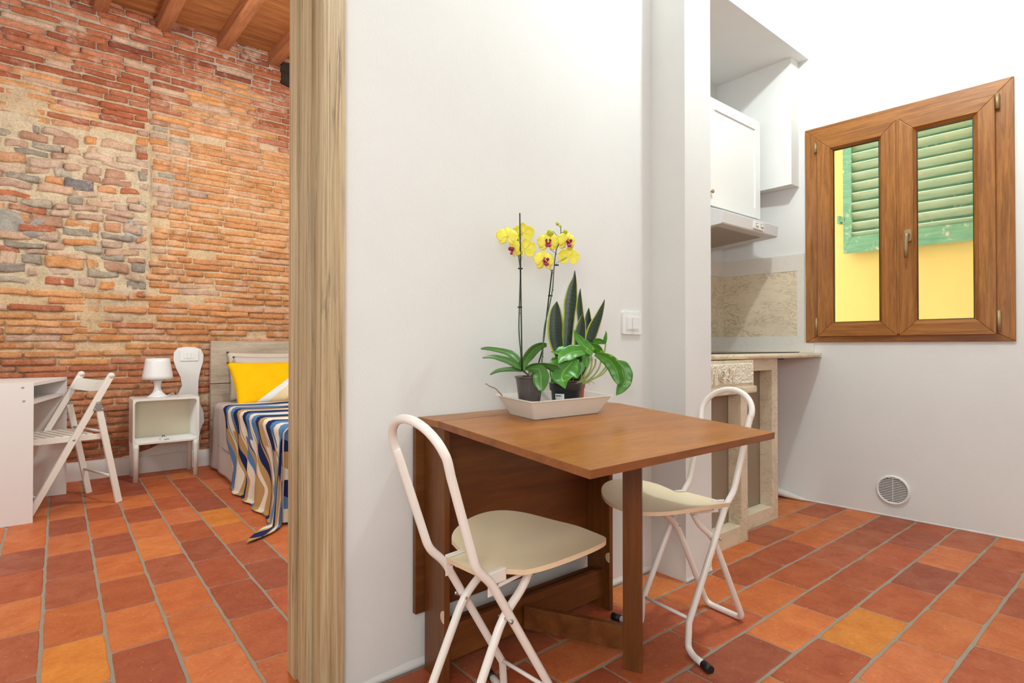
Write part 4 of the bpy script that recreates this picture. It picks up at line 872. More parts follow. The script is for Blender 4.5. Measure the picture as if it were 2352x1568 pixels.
for nm, x0, x1, gx0, gx1 in (('sash', .077, .4905, .162, .405), ('sash', .503, .918, .583, .830)):
    w = gx0 - x0 - .012
    s_ = frame_ring(nm, x0, x1, 1.040, 2.266, w, -.036, -.004, OK_, wn)
    # sloped glazing bead
    m_ = MB(); y0, y1 = -.034, -.014; a = (x0 + w - .002, x1 - w + .002, 1.040 + w - .002, 2.266 - w + .002); bq = (gx0, gx1, 1.124, 2.182)
    for i, (p, q) in enumerate((((0, 2), (1, 2)), ((1, 2), (1, 3)), ((1, 3), (0, 3)), ((0, 3), (0, 2)))):
        v = [m_.bm.verts.new(z) for z in ((a[p[0]], y0, a[p[1]]), (a[q[0]], y0, a[q[1]]), (bq[q[0]], y1, bq[q[1]]), (bq[p[0]], y1, bq[p[1]]), (a[p[0]], .012, a[p[1]]), (a[q[0]], .012, a[q[1]]), (bq[q[0]], .012, bq[q[1]]), (bq[p[0]], .012, bq[p[1]]))]
        for f in ((0, 1, 2, 3), (4, 7, 6, 5), (2, 6, 7, 3), (0, 4, 5, 1)):
            ff = m_.bm.faces.new([v[k] for k in f]); ff.material_index = 1 - i % 2
    m_.build('glazing_bead', OK_, s_)
    m_ = MB(); g_ = .004
    for b in ((bq[0], bq[0] + g_, bq[2], bq[3]), (bq[1] - g_, bq[1], bq[2], bq[3]), (bq[0], bq[1], bq[2], bq[2] + g_), (bq[0], bq[1], bq[3] - g_, bq[3])): m_.box(b[0], b[1], -.013, .0, b[2], b[3])
    m_.build('gasket', M['black'], s_)
    bx('pane', M['glass'], s_, bq[0] + .001, bq[1] - .001, -.006, -.002, bq[2] + .001, bq[3] - .001)
m_ = MB(); m_.box(.488, .512, -.030, .01, 1.05, 2.26); m_.build('meeting_stile', M['oak'], wn)
h = MB(); h.prism(rounded([(-.016, -.034), (.016, -.034), (.016, .034), (-.016, .034)], .013, 5), -.048, -.035, 'y')
o = h.build('handle_rose', M['brass'], wn); o.location = (.548, 0, 1.598)
m_ = MB(); m_.tube(bend([(0, -.045, .005), (0, -.078, .005), (-.004, -.082, -.05), (-.004, -.076, -.128)], [.018, .03], 6), [.0095] * 3 + [.0095] * 12 + [.009] * 1, 12, flat=1.0)
h2 = m_.build('handle', M['brass'], o)
for x, z, L in ((.0665, 2.187, .062), (.0665, 1.050, .105), (.927, 2.195, .080), (.927, 1.050, .112)):
    m_ = MB(); m_.tube([(x, -.022, z), (x, -.022, z + L)], .0095, 14); m_.box(x - .004, x + .004, -.03, -.01, z + .004, z + L - .004); m_.build('hinge', M['brass'], wn)
# house across the alley with its shutter
fa = bx('wall_outside', M['facade'], None, -3.0, 4.5, 0, .2, -1.2, 4.5, ); fa.location = OB + Vector((.9975 * 1.38, .0706 * 1.38, 0)); fa.rotation_euler = (0, 0, RB); struct(fa)
sh = empty('window_shutter', OB + Vector((.9975 * 1.32, .0706 * 1.32, 1.737)), RB, 'weathered green louvred shutter on the yellow house wall outside the window', 'shutter')
SX0, SX1, SZ1 = -.159, .735, 1.35
# local: x along wall; pixel measured extents
frame_ring('shutter_frame', SX0, SX1, 0, SZ1, .062, -.025, .02, [M['shutter'], M['shutter']], sh, wb=.125)
m_ = MB(); k = 0; z = .135
while z < SZ1 - .1:
    m_.box(SX0 + .055, SX1 - .055, -.030, .036, z, z + .012, .003, rot=Matrix.Rotation(math.radians(-48), 4, 'X'), piv=(0, 0, z)); z += .080
o = m_.build('louvers', M['louver'], sh)
bx('back_board', M['shutter'], sh, SX0 + .05, SX1 - .05, .040, .050, .06, SZ1 - .05)
m_ = MB(); m_.box(SX0 - .03, SX0 + .01, -.032, -.02, .26, .30, .004); m_.box(SX0 - .04, SX0 - .02, -.035, .04, .25, .31, .004); m_.build('strap_hinge', M['shutter'], sh)

# ---- round ventilation grille
vg = empty('ventilation_grille', OB + Vector((.0706 * .460, -.9975 * .460, .155)), RB, 'round white slatted vent grille low on the wall under the window', 'vent')
MB().lathe([(.070, .002), (.0835, .002), (.0845, -.004), (.082, -.010), (.0725, -.012), (.0715, -.006), (.070, .002)], (0, 0, 0), 48, axis='y').build('ring', M['white_plastic'], vg)
MB().lathe([(0.0005, -.0005), (.0715, -.0005), (.0715, .001), (.0005, .001)], (0, 0, 0), 40, axis='y').build('duct_opening', M['dark_gap'], vg)
m_ = MB()
for k in range(-7, 8):
    z = k * .0096; w = math.sqrt(max(0, .0715 ** 2 - z * z))
    if w > .01: m_.box(-w, w, -.0085, -.0055, z - .0024, z + .0024, rot=Matrix.Rotation(math.radians(8), 4, 'X'), piv=(0, -.004, z))
m_.box(-.001, .001, -.0085, -.002, -.0705, .0705); m_.build('slats', M['white_plastic'], vg)

# ---- marble kitchen
def wbx(y): # window wall x at depth y
    return 3.681 - (y - 1.553) * .0708
wt = empty('stone_worktop', (2.3, 1.46, .9), label='cream marble worktop with a rounded front edge below the range hood', cat='worktop')
prof = [(1.452, .920)] + [(1.462 + -.010 * math.cos(a), .925 + .013 * math.sin(a)) for a in [PI / 10 * k for k in range(-5, 6)]]
poly = [(2.1, .911), (2.1, .938)]; poly += [(1.466 - .014 * math.sin(PI * k / 8), .938 - .0135 * (1 - math.cos(PI * k / 8))) for k in range(9)]
m_ = MB(); m_.prism([(y - 1.46, z - .9) for y, z in poly], 2.222 - 2.3, 3.64 - 2.3, 'x')
# fill the wedge up to the slanted wall
m_.prism([(3.63 - 2.3, 1.464 - 1.46), (wbx(1.464) - 2.3 - .001, 1.464 - 1.46), (wbx(2.1) - 2.3 - .001, 2.1 - 1.46), (3.63 - 2.3, 2.1 - 1.46)], .9115 - .9, .9375 - .9, 'z')
m_.build('slab', M['marble'], wt)
hb = empty('cooking_hob', (2.9, 1.8, .938), label='thin black glass hob set on the marble worktop', cat='hob')
bx('glass_plate', M['black_gloss'], hb, 2.56 - 2.9, 3.62 - 2.9, 1.570 - 1.8, 2.06 - 1.8, .0005, .0065, bev=.0015)
bx('underbody', M['black'], hb, 3.18 - 2.9, 3.30 - 2.9, 1.52 - 1.8, 2.0 - 1.8, -.038, -.028)
sc = empty('stone_counter', (2.8, 1.5, 0), label='carved cream stone counter base with open framed bays under the worktop', cat='counter')
def K_(name, mat, *a, **k):
    m_ = MB(); m_.box(*a, **k); o = m_.build(name, mat, sc); o.location = (-2.8, -1.5, 0); return o
# near bay
K_('plinth', M['stone'], 2.222, 2.707, 1.430, 1.50, 0, .085, bev=.002)
K_('post', M['stone'], 2.643, 2.707, 1.430, 1.50, .085, .76, bev=.002)
K_('infill_panel', M['infill'], 2.222, 2.70, 1.502, 1.515, .02, .90)
K_('carved_panel', M['stone'], 2.222, 2.775, 1.432, 1.52, .775, .908, bev=.003)
K_('moulding', M['stone'], 2.222, 2.785, 1.418, 1.52, .742, .778, bev=.010)
# far bay
K_('plinth', M['stone'], 2.71, 3.185, 1.503, 1.575, 0, .078, bev=.002)
K_('post', M['stone'], 3.117, 3.185, 1.503, 1.575, .078, .845, bev=.002)
K_('lintel', M['stone'], 2.72, 3.185, 1.503, 1.575, .845, .910, bev=.002)
K_('infill_panel', M['infill'], 2.72, 3.15, 1.577, 1.59, .02, .90)
# carved relief: pitted ground with scroll ribs
m_ = MB(); nx, nz = 120, 26
def fn(u, v):
    x = 2.235 + .527 * u; z = .790 + .104 * v; p = Vector((x * 90, z * 90, 0)); e = min(u * nx, (1 - u) * nx, v * nz, (1 - v) * nz)
    return (x, 1.4325 + (-.007 - .004 * noise.noise(p) - .003 * noise.noise(p * 2.3) if e > .5 else .004), z)
m_.grid(fn, nx, nz, smooth=False); o = m_.build('pitted_ground', M['stone_rough'], [c for c in sc.children if c.name.startswith('carved_panel')][0])
m_ = MB()
for cx in (2.455, 2.29):
    m_.tube([(cx + (.006 + .026 * k / 26) * math.cos(k * .46), 1.420, .838 + (.006 + .026 * k / 26) * math.sin(k * .46)) for k in range(27)], .0038, 8)
    m_.tube(spline([(cx + .035, 1.42, .825), (cx + .062, 1.42, .815), (cx + .072, 1.42, .845), (cx + .070, 1.42, .872), (cx + .088, 1.42, .882)], 5), .0042, 8)
    m_.tube(spline([(cx + .095, 1.42, .797), (cx + .102, 1.42, .840), (cx + .118, 1.42, .872), (cx + .135, 1.42, .882)], 5), .0042, 8)
o2 = m_.build('carved_scrolls', M['stone'], o.parent)
# splashbacks
sb = wallframe('stone_splashback', label='beige marble splashback with a pale rough border on the window wall', cat='splashback')
m_ = MB(); m_.box(-.548, -.008, -.010, 0, .9385, 1.043); m_.box(-.548, -.008, -.010, 0, 1.463, 1.570); m_.box(-.052, -.008, -.010, 0, 1.0435, 1.4625)
m_.build('border', M['stone_grey'], sb)
bx('marble_panel', M['marble'], sb, -.545, -.0525, -.008, 0, 1.0435, 1.4625)
bx('corner_upstand', M['stone_grey'], sb, -.008, .045, -.006, 0, .9385, 1.0)
m_ = MB()
for z0, z1 in ((.9385, 1.043), (1.463, 1.570)): m_.box(2.3, 3.636, 2.090, 2.0995, z0, z1)
sb2 = empty('stone_splashback', (0, 0, 0), label='marble splashback strip on the niche back wall, left of its corner', cat='splashback')
m_.build('border', M['stone_grey'], sb2)
bx('marble_panel', M['marble'], sb2, 2.3, 3.636, 2.092, 2.0995, 1.0435, 1.4625)
# pale tapering piece in the corner by the counter
m_ = MB(); m_.tube([tuple(pB(-.22, -.03, .045)), tuple(pB(-.12, -.03, .028)), tuple(pB(-.03, -.02, .012)), tuple(pB(.03, -.01, .006))], [.03, .024, .012, .004], 10, flat=.7)
struct(m_.build('trim_13', M['stone_grey']))

# ---- wall cabinet and range hood
wc = empty('wall_cabinet', (3.04, 1.9, 1.757), label='white framed-door wall cabinet hanging over the range hood', cat='cabinet')
def C_(name, mat, par, *a, **k):
    m_ = MB(); m_.box(*a, **k); o = m_.build(name, mat, par); o.location = (-3.04, -1.9, -1.757); return o
C_('body', M['white_lacquer'], wc, 2.903, 3.505, 1.782, 2.098, 1.794, 2.428)
m_ = MB(); a = (2.903, 3.505, 1.796, 2.426); w = .062
for b in ((a[0], a[0] + w, a[2], a[3]), (a[1] - w, a[1], a[2], a[3]), (a[0] + w, a[1] - w, a[2], a[2] + w), (a[0] + w, a[1] - w, a[3] - w, a[3])): m_.box(b[0], b[1], 1.760, 1.780, b[2], b[3], .0015)
m_.box(a[0] + w - .002, a[1] - w + .002, 1.768, 1.779, a[2] + w - .002, a[3] - w + .002)
dr = m_.build('door', M['white_lacquer'], wc); dr.location = (-3.04, -1.9, -1.757)
o = MB().lathe([(.0005, -.022), (.010, -.020), (.012, -.014), (.006, -.008), (.005, 0)], (2.918, 1.760, 1.872), 16, axis='y').build('knob', M['brass'], dr)
hd = empty('range_hood', (3.03, 1.83, 1.64), label='white range hood with two buttons and a slatted filter under the wall cabinet', cat='range hood')
def H_(o): o.location = (-3.03, -1.83, -1.64); return o
X0, X1 = 2.856, 3.508
m_ = MB(); v = []
# front lip, bottom rises slightly towards the front; top slopes up to the cabinet
P = [(1.656, 1.664), (1.652, 1.671), (1.646, 1.733), (1.652, 1.738), (1.782, 1.792), (2.098, 1.792), (2.098, 1.636)]
m_.prism(P, X0, X1, 'x'); ho = H_(m_.build('hood_body', M['hood_paint'], hd)); md = ho.modifiers.new('bevel', 'BEVEL'); md.width = .002; md.segments = 2; md.limit_method = 'ANGLE'
def bz(y): return 1.664 - (y - 1.656) * .0625
m_ = MB(); 
for k in range(46):
    x = X0 + .055 + k * .0106
    m_.prism([(1.715, bz(1.715) + .001), (1.715, bz(1.715) - .004), (2.03, bz(2.03) - .004), (2.03, bz(2.03) + .001)], x, x + .0052, 'x')
H_(m_.build('filter', M['filter'], hd))
m_ = MB(); m_.prism([(1.71, bz(1.71) - .0006), (1.71, bz(1.71) - .0012), (2.035, bz(2.035) - .0012), (2.035, bz(2.035) - .0006)], X0 + .05, X0 + .545, 'x'); H_(m_.build('filter_backing', M['filter'], hd))
m_ = MB(); m_.prism(rounded([(3.195, 1.677), (3.312, 1.677), (3.312, 1.724), (3.195, 1.724)], .012), 1.639, 1.652, 'y'); cp = H_(m_.build('control_panel', M['white_plastic'], hd))
MB().box(3.210, 3.239, 1.6382, 1.640, 1.688, 1.713).build('button_recess', M['filter'], cp); MB().box(3.268, 3.302, 1.6382, 1.640, 1.688, 1.713).build('button_recess', M['filter'], cp)
for x in (3.2245, 3.283): MB().sphere((x, 1.638, 1.700), .0085, (1, 1, .9), 14).build('button', M['steel'] if x > 9 else M['white_plastic'], cp)

# ================================================================== BEDROOM THINGS
# ---- desk
dk = empty('writing_desk', (-.33, 4.4, 0), label='white melamine desk with an open shelf under its top, left of the slatted chair', cat='desk')
def D_(name, *a, mat='desk_white', par=None, **k):
    m_ = MB(); m_.box(*a, **k); o = m_.build(name, M[mat], par or dk); o.location = (.33, -4.4, 0) if par is None else (0, 0, 0); return o
f = D_('side_panel', -.62, -.104, 4.075, 4.093, 0.0, .775, bev=.001)
for x, z in ((-.145, .765), (-.140, .69)):
    o = MB().lathe([(.0005, -.002), (.006, -.002), (.006, .001), (.0005, .001)], (x - .005, 4.075, z - .012), 14, axis='y').build('cam_cover', M['filter'], f)
D_('side_panel', -.62, .047, 4.735, 4.753, 0.0, .775, bev=.001)
m_ = MB(); m_.prism([(-.62, 4.094), (-.104, 4.094), (.047, 4.734), (-.62, 4.734)], .757, .775, 'z'); o = m_.build('desk_top', M['desk_white'], dk); o.location = (.33, -4.4, 0)
m_ = MB(); m_.prism([(-.60, 4.094), (-.108, 4.094), (.03, 4.734), (-.60, 4.734)], .655, .671, 'z'); o = m_.build('shelf', M['desk_white'], dk); o.location = (.33, -4.4, 0)
D_('back_panel', -.615, -.60, 4.094, 4.734, .45, .757)

# ---- slatted folding chair
ch = empty('slatted_folding_chair', (.301, 4.285, 0), math.atan2(-.328, -.945), 'white painted wooden folding chair with a slatted seat, pulled up to the desk', 'chair')
# local: x forward (towards the desk), y towards the camera side is negative
def Lb(name, p0, p1, w, h_, mat='white_wood', up=(0, 1, 0), bev=.003, par=None):
    m_ = MB(); m_.obox(p0, p1, w, h_, up, bev); return m_.build(name, M[mat], par or ch)
# world lateral (camera -> wall) is local -y here
for s_, y in (('n', -.0), ('f', -.418)):
    lp = Lb('long_leg', (.462, y, .0), (.045, y, .80), .034, .020)
    MB().lathe([(.0005, -.011), (.017, -.011), (.017, .011), (.0005, .011)], (.047, y, .797), 16, axis='y').build('rounded_end', M['white_wood'], lp)
    Lb('rear_leg', (.0, y, .0), (.112, y, .60), .034, .020)
    d_ = .013 if s_ == 'n' else -.013
    m_ = MB(); m_.prism(rounded([(.085, .585), (.150, .585), (.128, .640), (.112, .640)], .010), y + d_ - .001, y + d_ + .001, 'y')
    pl_ = m_.build('hinge_plate', M['steel'], ch)
    for x, z in ((.097, .594), (.138, .594), (.120, .628)):
        MB().lathe([(.0005, -.0015), (.0045, -.0015), (.0045, .0015), (.0005, .0015)], (x, y + d_ * 1.15, z), 10, axis='y').build('screw', M['steel'], pl_)
m_ = MB()
def fn(u, v): y = -.008 - .402 * u; b = .020 * math.sin(PI * u); return (.062 - b + (.0 if v < .5 else 0) + .0, y, 0)
V = []
for sgn in (0, 1):
    for i in range(17):
        u = i / 16; y = -.008 - .402 * u; b = -.022 * math.sin(PI * u); dip = .010 * math.cos(PI * (u - .5)) 
        for z, x in ((.705, .100), (.772, .064)):
            V.append(m_.bm.verts.new((x + b + sgn * .012, y, z - dip * (1 if z < .73 else .8))))
for s0 in (0, 34):
    for i in range(16): m_.bm.faces.new((V[s0 + 2 * i], V[s0 + 2 * i + 1], V[s0 + 2 * i + 3], V[s0 + 2 * i + 2]))
for i in range(16):
    m_.bm.faces.new((V[2 * i], V[2 * i + 2], V[34 + 2 * i + 2], V[34 + 2 * i])); m_.bm.faces.new((V[2 * i + 1], V[35 + 2 * i], V[35 + 2 * i + 2], V[2 * i + 3]))
m_.bm.faces.new((V[0], V[1], V[35], V[34])); m_.bm.faces.new((V[32], V[33], V[67], V[66]))
br = m_.build('backrest', M['white_wood'], ch)
MB().lathe([(.0005, -.008), (.011, -.008), (.011, .008), (.0005, .008)], (0, 0, 0), 16, axis='x').build('finger_hole', M['ply_edge'], br).location = (.062, -.13, .738)
se = empty('seat', (0, 0, 0)); se.parent = ch
for y in (-.024, -.394): Lb('seat_rail', (.095, y, .425), (.475, y, .432), .034, .018, par=se)
for k in range(9): 
    x = .128 + k * .040; MB().box(x, x + .031, -.385, -.033, .437, .447, .002).build('slat', M['white_wood'], se)
Lb('seat_crossbar', (.466, -.03, .432), (.466, -.39, .432), .03, .018, up=(0, 0, 1), par=se)
MB().tube([(.030, -.008, .166), (.030, -.41, .166)], .008, 10).build('rear_rung', M['white_wood'], ch)
MB().tube([(.088, -.008, .452), (.088, -.41, .452)], .008, 10).build('rear_rung', M['white_wood'], ch)
MB().tube([(.405, -.008, .11), (.405, -.41, .11)], .008, 10).build('front_rung', M['white_wood'], ch)
for y in (.0115,): MB().lathe([(.0005, -.002), (.006, -.002), (.006, .002), (.0005, .002)], (.243, y, .424), 12, axis='y').build('pivot_bolt', M['steel'], ch)

# ---- bedside table
M['frost'] = plain('translucent_white_plastic', (238, 236, 228), 0.35, var=.01)
M['beige_in'] = plain('cream_back_panel', (232, 222, 196), 0.5, var=.02)
ns = empty('bedside_table', (.626, 4.94, 0), label='white moulded plastic bedside table with an open compartment, against the brick wall', cat='bedside table')
x0, x1, y0, y1 = -.210, .210, -.143, .143
m_ = MB(); n = 8
outer = rounded([(x0, .268), (x1, .268), (x1, .597), (x0, .597)], .008, 5)
inner = rounded([(x0 + .012, .280), (x1 - .012, .280), (x1 - .012, .583), (x0 + .012, .583)], .028, 5)
A = [m_.bm.verts.new((x, y0, z)) for x, z in outer]; B = [m_.bm.verts.new((x, y0, z)) for x, z in inner]
C = [m_.bm.verts.new((x, y1, z)) for x, z in outer]; Dv = [m_.bm.verts.new((x * .96, y1 - .02, .4315 + (z - .4315) * .94)) for x, z in inner]
N = len(A)
for k in range(N):
    k2 = (k + 1) % N
    m_.bm.faces.new((A[k], A[k2], B[k2], B[k])); m_.bm.faces.new((A[k], C[k], C[k2], A[k2])); f_ = m_.bm.faces.new((B[k], B[k2], Dv[k2], Dv[k])); f_.smooth = True
m_.bm.faces.new(C[::-1]); f_ = m_.bm.faces.new(Dv); f_.material_index = 1
m_.build('shell', [M['frost'], M['beige_in']], ns)
for sx in (-1, 1):
    for yy in (y0 + .016, y1 - .016):
        m_ = MB(); cx = sx * .190
        m_.prism([(cx - .018, 0), (cx + .018, 0), (cx + .020, .275), (cx - sx * .018 - sx * .030 * 0 - (0.018 if False else 0), .275)], yy - .014, yy + .014, 'y') if False else m_.lathe([(.0005, 0), (.0165, 0), (.0175, .20), (.020, .240), (.0205, .27), (.0005, .27)], (cx, yy, 0), 20)
        m_.build('leg', M['frost'], ns)
# lamp
tl = empty('table_lamp', (.583, 4.945, .598), label='small white table lamp with a tapered shade on the bedside table', cat='lamp')
prof = [(.0005, 0), (.070, 0), (.070, .004), (.052, .016), (.034, .034), (.023, .060), (.021, .085), (.026, .110), (.038, .134), (.0005, .134)]
M['lamp_base'] = plain('glossy_white_lamp_base', (236, 236, 236), 0.12, var=.01)
MB().lathe(prof, (0, 0, 0), 36).build('base', M['lamp_base'], tl)
m_ = MB(); n = 72; zs = [(.102, .134), (.076, .290)]
def fn(u, v):
    a = 2 * PI * u; r = .101 - .024 * v + (.0010 if int(round(u * 144)) % 2 else 0); return (r * math.cos(a), r * math.sin(a), .134 + .156 * v)
m_.grid(fn, 144, 6); o = m_.build('shade', M['white_plastic'], tl); md = o.modifiers.new('thickness', 'SOLIDIFY'); md.thickness = .0015
m_ = MB(); m_.tube([(-.099, 0, .137), (.099, 0, .137)], .001, 6); m_.tube([(0, -.099, .137), (0, .099, .137)], .001, 6); m_.tube([(0, 0, .13), (0, 0, .19)], .013, 12); m_.build('lamp_holder', M['white_plastic'], tl)
MB().tube(spline([(.06, .02, .004), (.085, .04, .012), (.10, .03, .020), (.115, .05, .006), (.10, .10, .004)], 6), .0022, 7).build('power_cord', M['white_plastic'], tl)
gd = empty('white_gadget', (.625, 4.855, .2805), .2, 'small white plastic device lying in the bedside table compartment', 'device')
MB().box(-.036, .036, -.022, .026, 0, .022, .007).build('case', M['white_plastic'], gd)
MB().box(-.016, .016, -.0235, -.0215, .004, .013, .0005).build('socket', M['filter'], gd)
MB().tube(spline([(-.02, .027, .012), (-.005, .035, .032), (.012, .027, .014)], 6), .0025, 7).build('loop', M['black'], gd)
# bedside switch
bs = empty('bedside_switch', (.824, 5.158, .905), label='white switch plate on the white plaster patch beside the headboard', cat='light switch')
MB().prism(rounded([(-.065, -.043), (.065, -.043), (.065, .043), (-.065, .043)], .007), -.009, 0, 'y').build('frame_plate', M['white_plastic'], bs)
for x in (-.040, -.014, .012): MB().prism([(x, -.024), (x + .024, -.024), (x + .024, .024), (x, .024)], -.012 - (.003 if x > -.02 and x < 0 else 0), -.008, 'y').build('rocker', M['white_plastic'], bs)

# ---- bed and bedding
bd = empty('bed', (1.45, 5.12, 0), label='bed with a grey wooden headboard standing against the brick wall', cat='bed')
M['headboard'] = wood('grey_oak_headboard', (168, 152, 134), (188, 172, 152), (204, 190, 170), (1.0, 10, 10), 0.55, bumpv=.1)
M['mattress'] = plain('white_ticking', (226, 222, 216), 0.9)
def B_(o): o.location = (-1.45, -5.12, 0); return o
h1 = B_(MB().box(.968, 2.0, 5.078, 5.128, .676, 1.024, .002).build('headboard', M['headboard'], bd))
B_(MB().box(.968, 2.0, 5.078, 5.128, .38, .670, .002).build('headboard', M['headboard'], bd))
B_(MB().box(.968, 2.0, 5.078, 5.128, .0, .376, .002).build('headboard', M['headboard'], bd))
B_(MB().box(1.06, 1.92, 3.18, 5.06, .12, .28, .01).build('bed_base', M['table_dark'], bd))
for x in (1.10, 1.86):
    for y in (3.24, 5.0): B_(MB().box(x - .03, x + .03, y - .03, y + .03, 0, .12).build('leg', M['table_dark'], bd))
B_(MB().box(1.02, 1.92, 3.14, 5.06, .28, .515, .04).build('mattress', M['mattress'], bd))
def fabric(name, c, wv=260, var=.06):
    s = NT(name); v = s.mapping(); f = s.noise(v, 8, 3); w1 = s.noise(s.mapping((1, 1, .15)), wv, 2)
    s.set(Base__Color=s.mix(1.0, s.mix(f, tuple(q * (1 - var) for q in lin(c)) + (1,), rgba(c)), s.ramp(w1, [(.3, (.88, .88, .88)), (.7, (1.05, 1.05, 1.05))]), 'MULTIPLY'), Roughness=.9)
    s.b.inputs['Specular IOR Level'].default_value = .15; s.bump(w1, .3, .001); return s.m
M['sheet'] = fabric('greige_linen', (204, 190, 184)); M['beige'] = fabric('beige_hem', (206, 180, 146)); M['yellow'] = fabric('yellow_cotton', (250, 194, 6), 300, .04)
M['pillow_grey'] = fabric('pale_grey_pillowcase', (206, 198, 192)); M['pillow_beige'] = fabric('beige_pillowcase', (216, 202, 184))
def quilt_mat():
    s = NT('wavy_stripe_quilt'); sx = s.t.nodes.new('ShaderNodeSeparateXYZ'); s.l(s.tc.outputs['UV'], sx.inputs[0])
    U, V = sx.outputs[0], sx.outputs[1]          # metres: U across the bed (0 at the edge, + down the side), V along the bed
    # zigzag stripes whose borders swell and pinch like long leaves
    tri = s.math('PINGPONG', s.math('ADD', U, 0.64), 0.34)
    a = s.math('ADD', s.math('DIVIDE', V, 0.078), s.math('MULTIPLY', tri, -4.4))
    lens = s.math('MULTIPLY', s.math('SINE', s.math('MULTIPLY', U, 11.5)), s.math('COSINE', s.math('MULTIPLY', a, PI)))
    b = s.math('ADD', a, s.math('MULTIPLY', lens, 0.36))
    fr = s.math('FRACT', s.math('DIVIDE', s.math('ADD', b, 70.0), 7.0))
    n7 = 1 / 7
    top = s.ramp(fr, [(0.0, rgba((28, 40, 84))), (n7, rgba((86, 128, 176))), (2 * n7, rgba((234, 224, 204))), (3 * n7, rgba((90, 132, 178))), (4 * n7, rgba((30, 44, 90))), (5 * n7, rgba((190, 156, 104))), (6 * n7, rgba((236, 226, 208)))], 'CONSTANT')
    low = s.ramp(fr, [(0.0, rgba((186, 150, 98))), (n7, rgba((234, 222, 202))), (2 * n7, rgba((188, 152, 100))), (3 * n7, rgba((30, 44, 90))), (4 * n7, rgba((184, 150, 98))), (5 * n7, rgba((232, 218, 198))), (6 * n7, rgba((88, 128, 176)))], 'CONSTANT')
    saw = s.math('SUBTRACT', s.math('PINGPONG', b, 1.0), 0.5)
    sel = s.math('GREATER_THAN', s.math('ADD', U, s.math('MULTIPLY', saw, 0.20)), 0.14)
    w1 = s.noise(s.mapping((1, 1, .2)), 240, 2)
    col = s.mix(1.0, s.mix(sel, top, low), s.ramp(w1, [(.3, (.88, .88, .88)), (.7, (1.05, 1.05, 1.05))]), 'MULTIPLY')
    s.set(Base__Color=col, Roughness=.85); s.b.inputs['Specular IOR Level'].default_value = .15; s.bump(w1, .25, .001); return s.m
M['quilt'] = quilt_mat()
XE, YF = .985, 3.19          # left edge and foot edge of the mattress
def drape(a, b, top, seed, fold=.016, flare=.09, zmin=.012):
    """a metres past the left edge, b metres past the foot edge"""
    x = XE - 0.0; r = math.hypot(max(a, 0), max(b, 0)) if (a > 0 and b > 0) else max(a, b, 0)
    return r
def cloth(name, mat, x_in, y_head, y_foot, top, drop, parent=None, foot=0.0, seed=0.0, fold=.015, headfn=None, nu=70, nv=110, out=.0, flare=.10, corner=.30, zmin=.012):
    m_ = MB(); W_ = (x_in - XE) + drop; Lh = None
    def pos(u, v):
        s_ = -(x_in - XE) + W_ * u                     # <0 on top, >0 down the side
        yh = headfn(max(s_, 0)) if headfn else y_head
        tt = v * ((yh - y_foot) + foot); y = yh - tt; b = y_foot - y   # b>0 past the foot edge
        a = s_; rr = .03
        X, Y, Z = XE - out - s_ if s_ < 0 else XE - out, y, top
        if a <= 0 and b <= 0:
            Z = top + .004 * noise.noise(Vector((s_ * 5, y * 5, seed))) - (0.0 if a < -rr else (1 - (-a) / rr) ** 2 * .012)
            return Vector((XE - out - s_, y, Z)), s_, tt
        if b <= 0:
            d = a; h = top - .012 - d; w = math.sin(y * 21 + seed + 1.5 * math.sin(y * 5)) * fold * min(1, d / .25) + noise.noise(Vector((y * 4, d * 5, seed))) * .008
            X = XE - out - .010 - flare * d * d * 1.2 + w
            if h < zmin: X -= (zmin - h); h = zmin
            return Vector((X, y, h)), s_, tt
        if a <= 0:
            d = b; h = top - .012 - d; w = math.sin(s_ * 17 + seed) * fold * min(1, d / .25)
            Y = y_foot - .012 - flare * d * d + w
            if h < zmin: Y -= (zmin - h); h = zmin
            return Vector((XE - out - s_, Y, h)), s_, tt
        r = math.hypot(a, b); an = math.atan2(b, a); h = top - .012 - r * .98; hor = .012 + corner * r * math.sin(2 * an) * r + flare * r * r
        if h < zmin: hor += (zmin - h) * .8; h = zmin
        w = math.sin(an * 7 + seed) * fold * min(1, r / .25)
        return Vector((XE - out - (hor + w) * math.cos(an), y_foot - (hor + w) * math.sin(an), h)), s_, tt
    m_.grid(lambda u, v: pos(u, v)[0], nu, nv, uvfn=lambda u, v: pos(u, v)[1:])
    o = m_.build(name, mat, parent, fix=False); md = o.modifiers.new('thickness', 'SOLIDIFY'); md.thickness = .004; md.offset = 0
    return o
sheet = cloth('bed_sheet', [M['sheet'], M['beige']], 1.9, 5.06, 3.16, .528, .50, seed=2, fold=.006, out=.010, flare=.02, nv=90, headfn=lambda d: 4.93 + .10 * d)
tag(sheet, 'greige linen sheet hanging down the side of the bed near the headboard', 'sheet')
fl = cloth('flat_sheet', [M['sheet'], M['beige']], 1.9, 4.72, 4.25, .536, .31, seed=5, fold=.005, out=.018, flare=.03, nv=40, headfn=lambda d: 4.72 + .06 * d)
tag(fl, 'folded-back linen sheet with a beige hem over the upper part of the bed', 'sheet')
for p in fl.data.polygons:
    c = p.center
    if c.y < 4.31: p.material_index = 1
ql = cloth('patterned_quilt', M['quilt'], 1.9, 4.5, YF, .545, .535, foot=.53, seed=1, out=.028, headfn=lambda d: 4.55 - .9 * min(d, .4) if d > 0 else 4.55, fold=.012, flare=.07, corner=.18)
tag(ql, 'quilt with blue, tan and cream zigzag stripes draped over the bed to the floor', 'quilt')
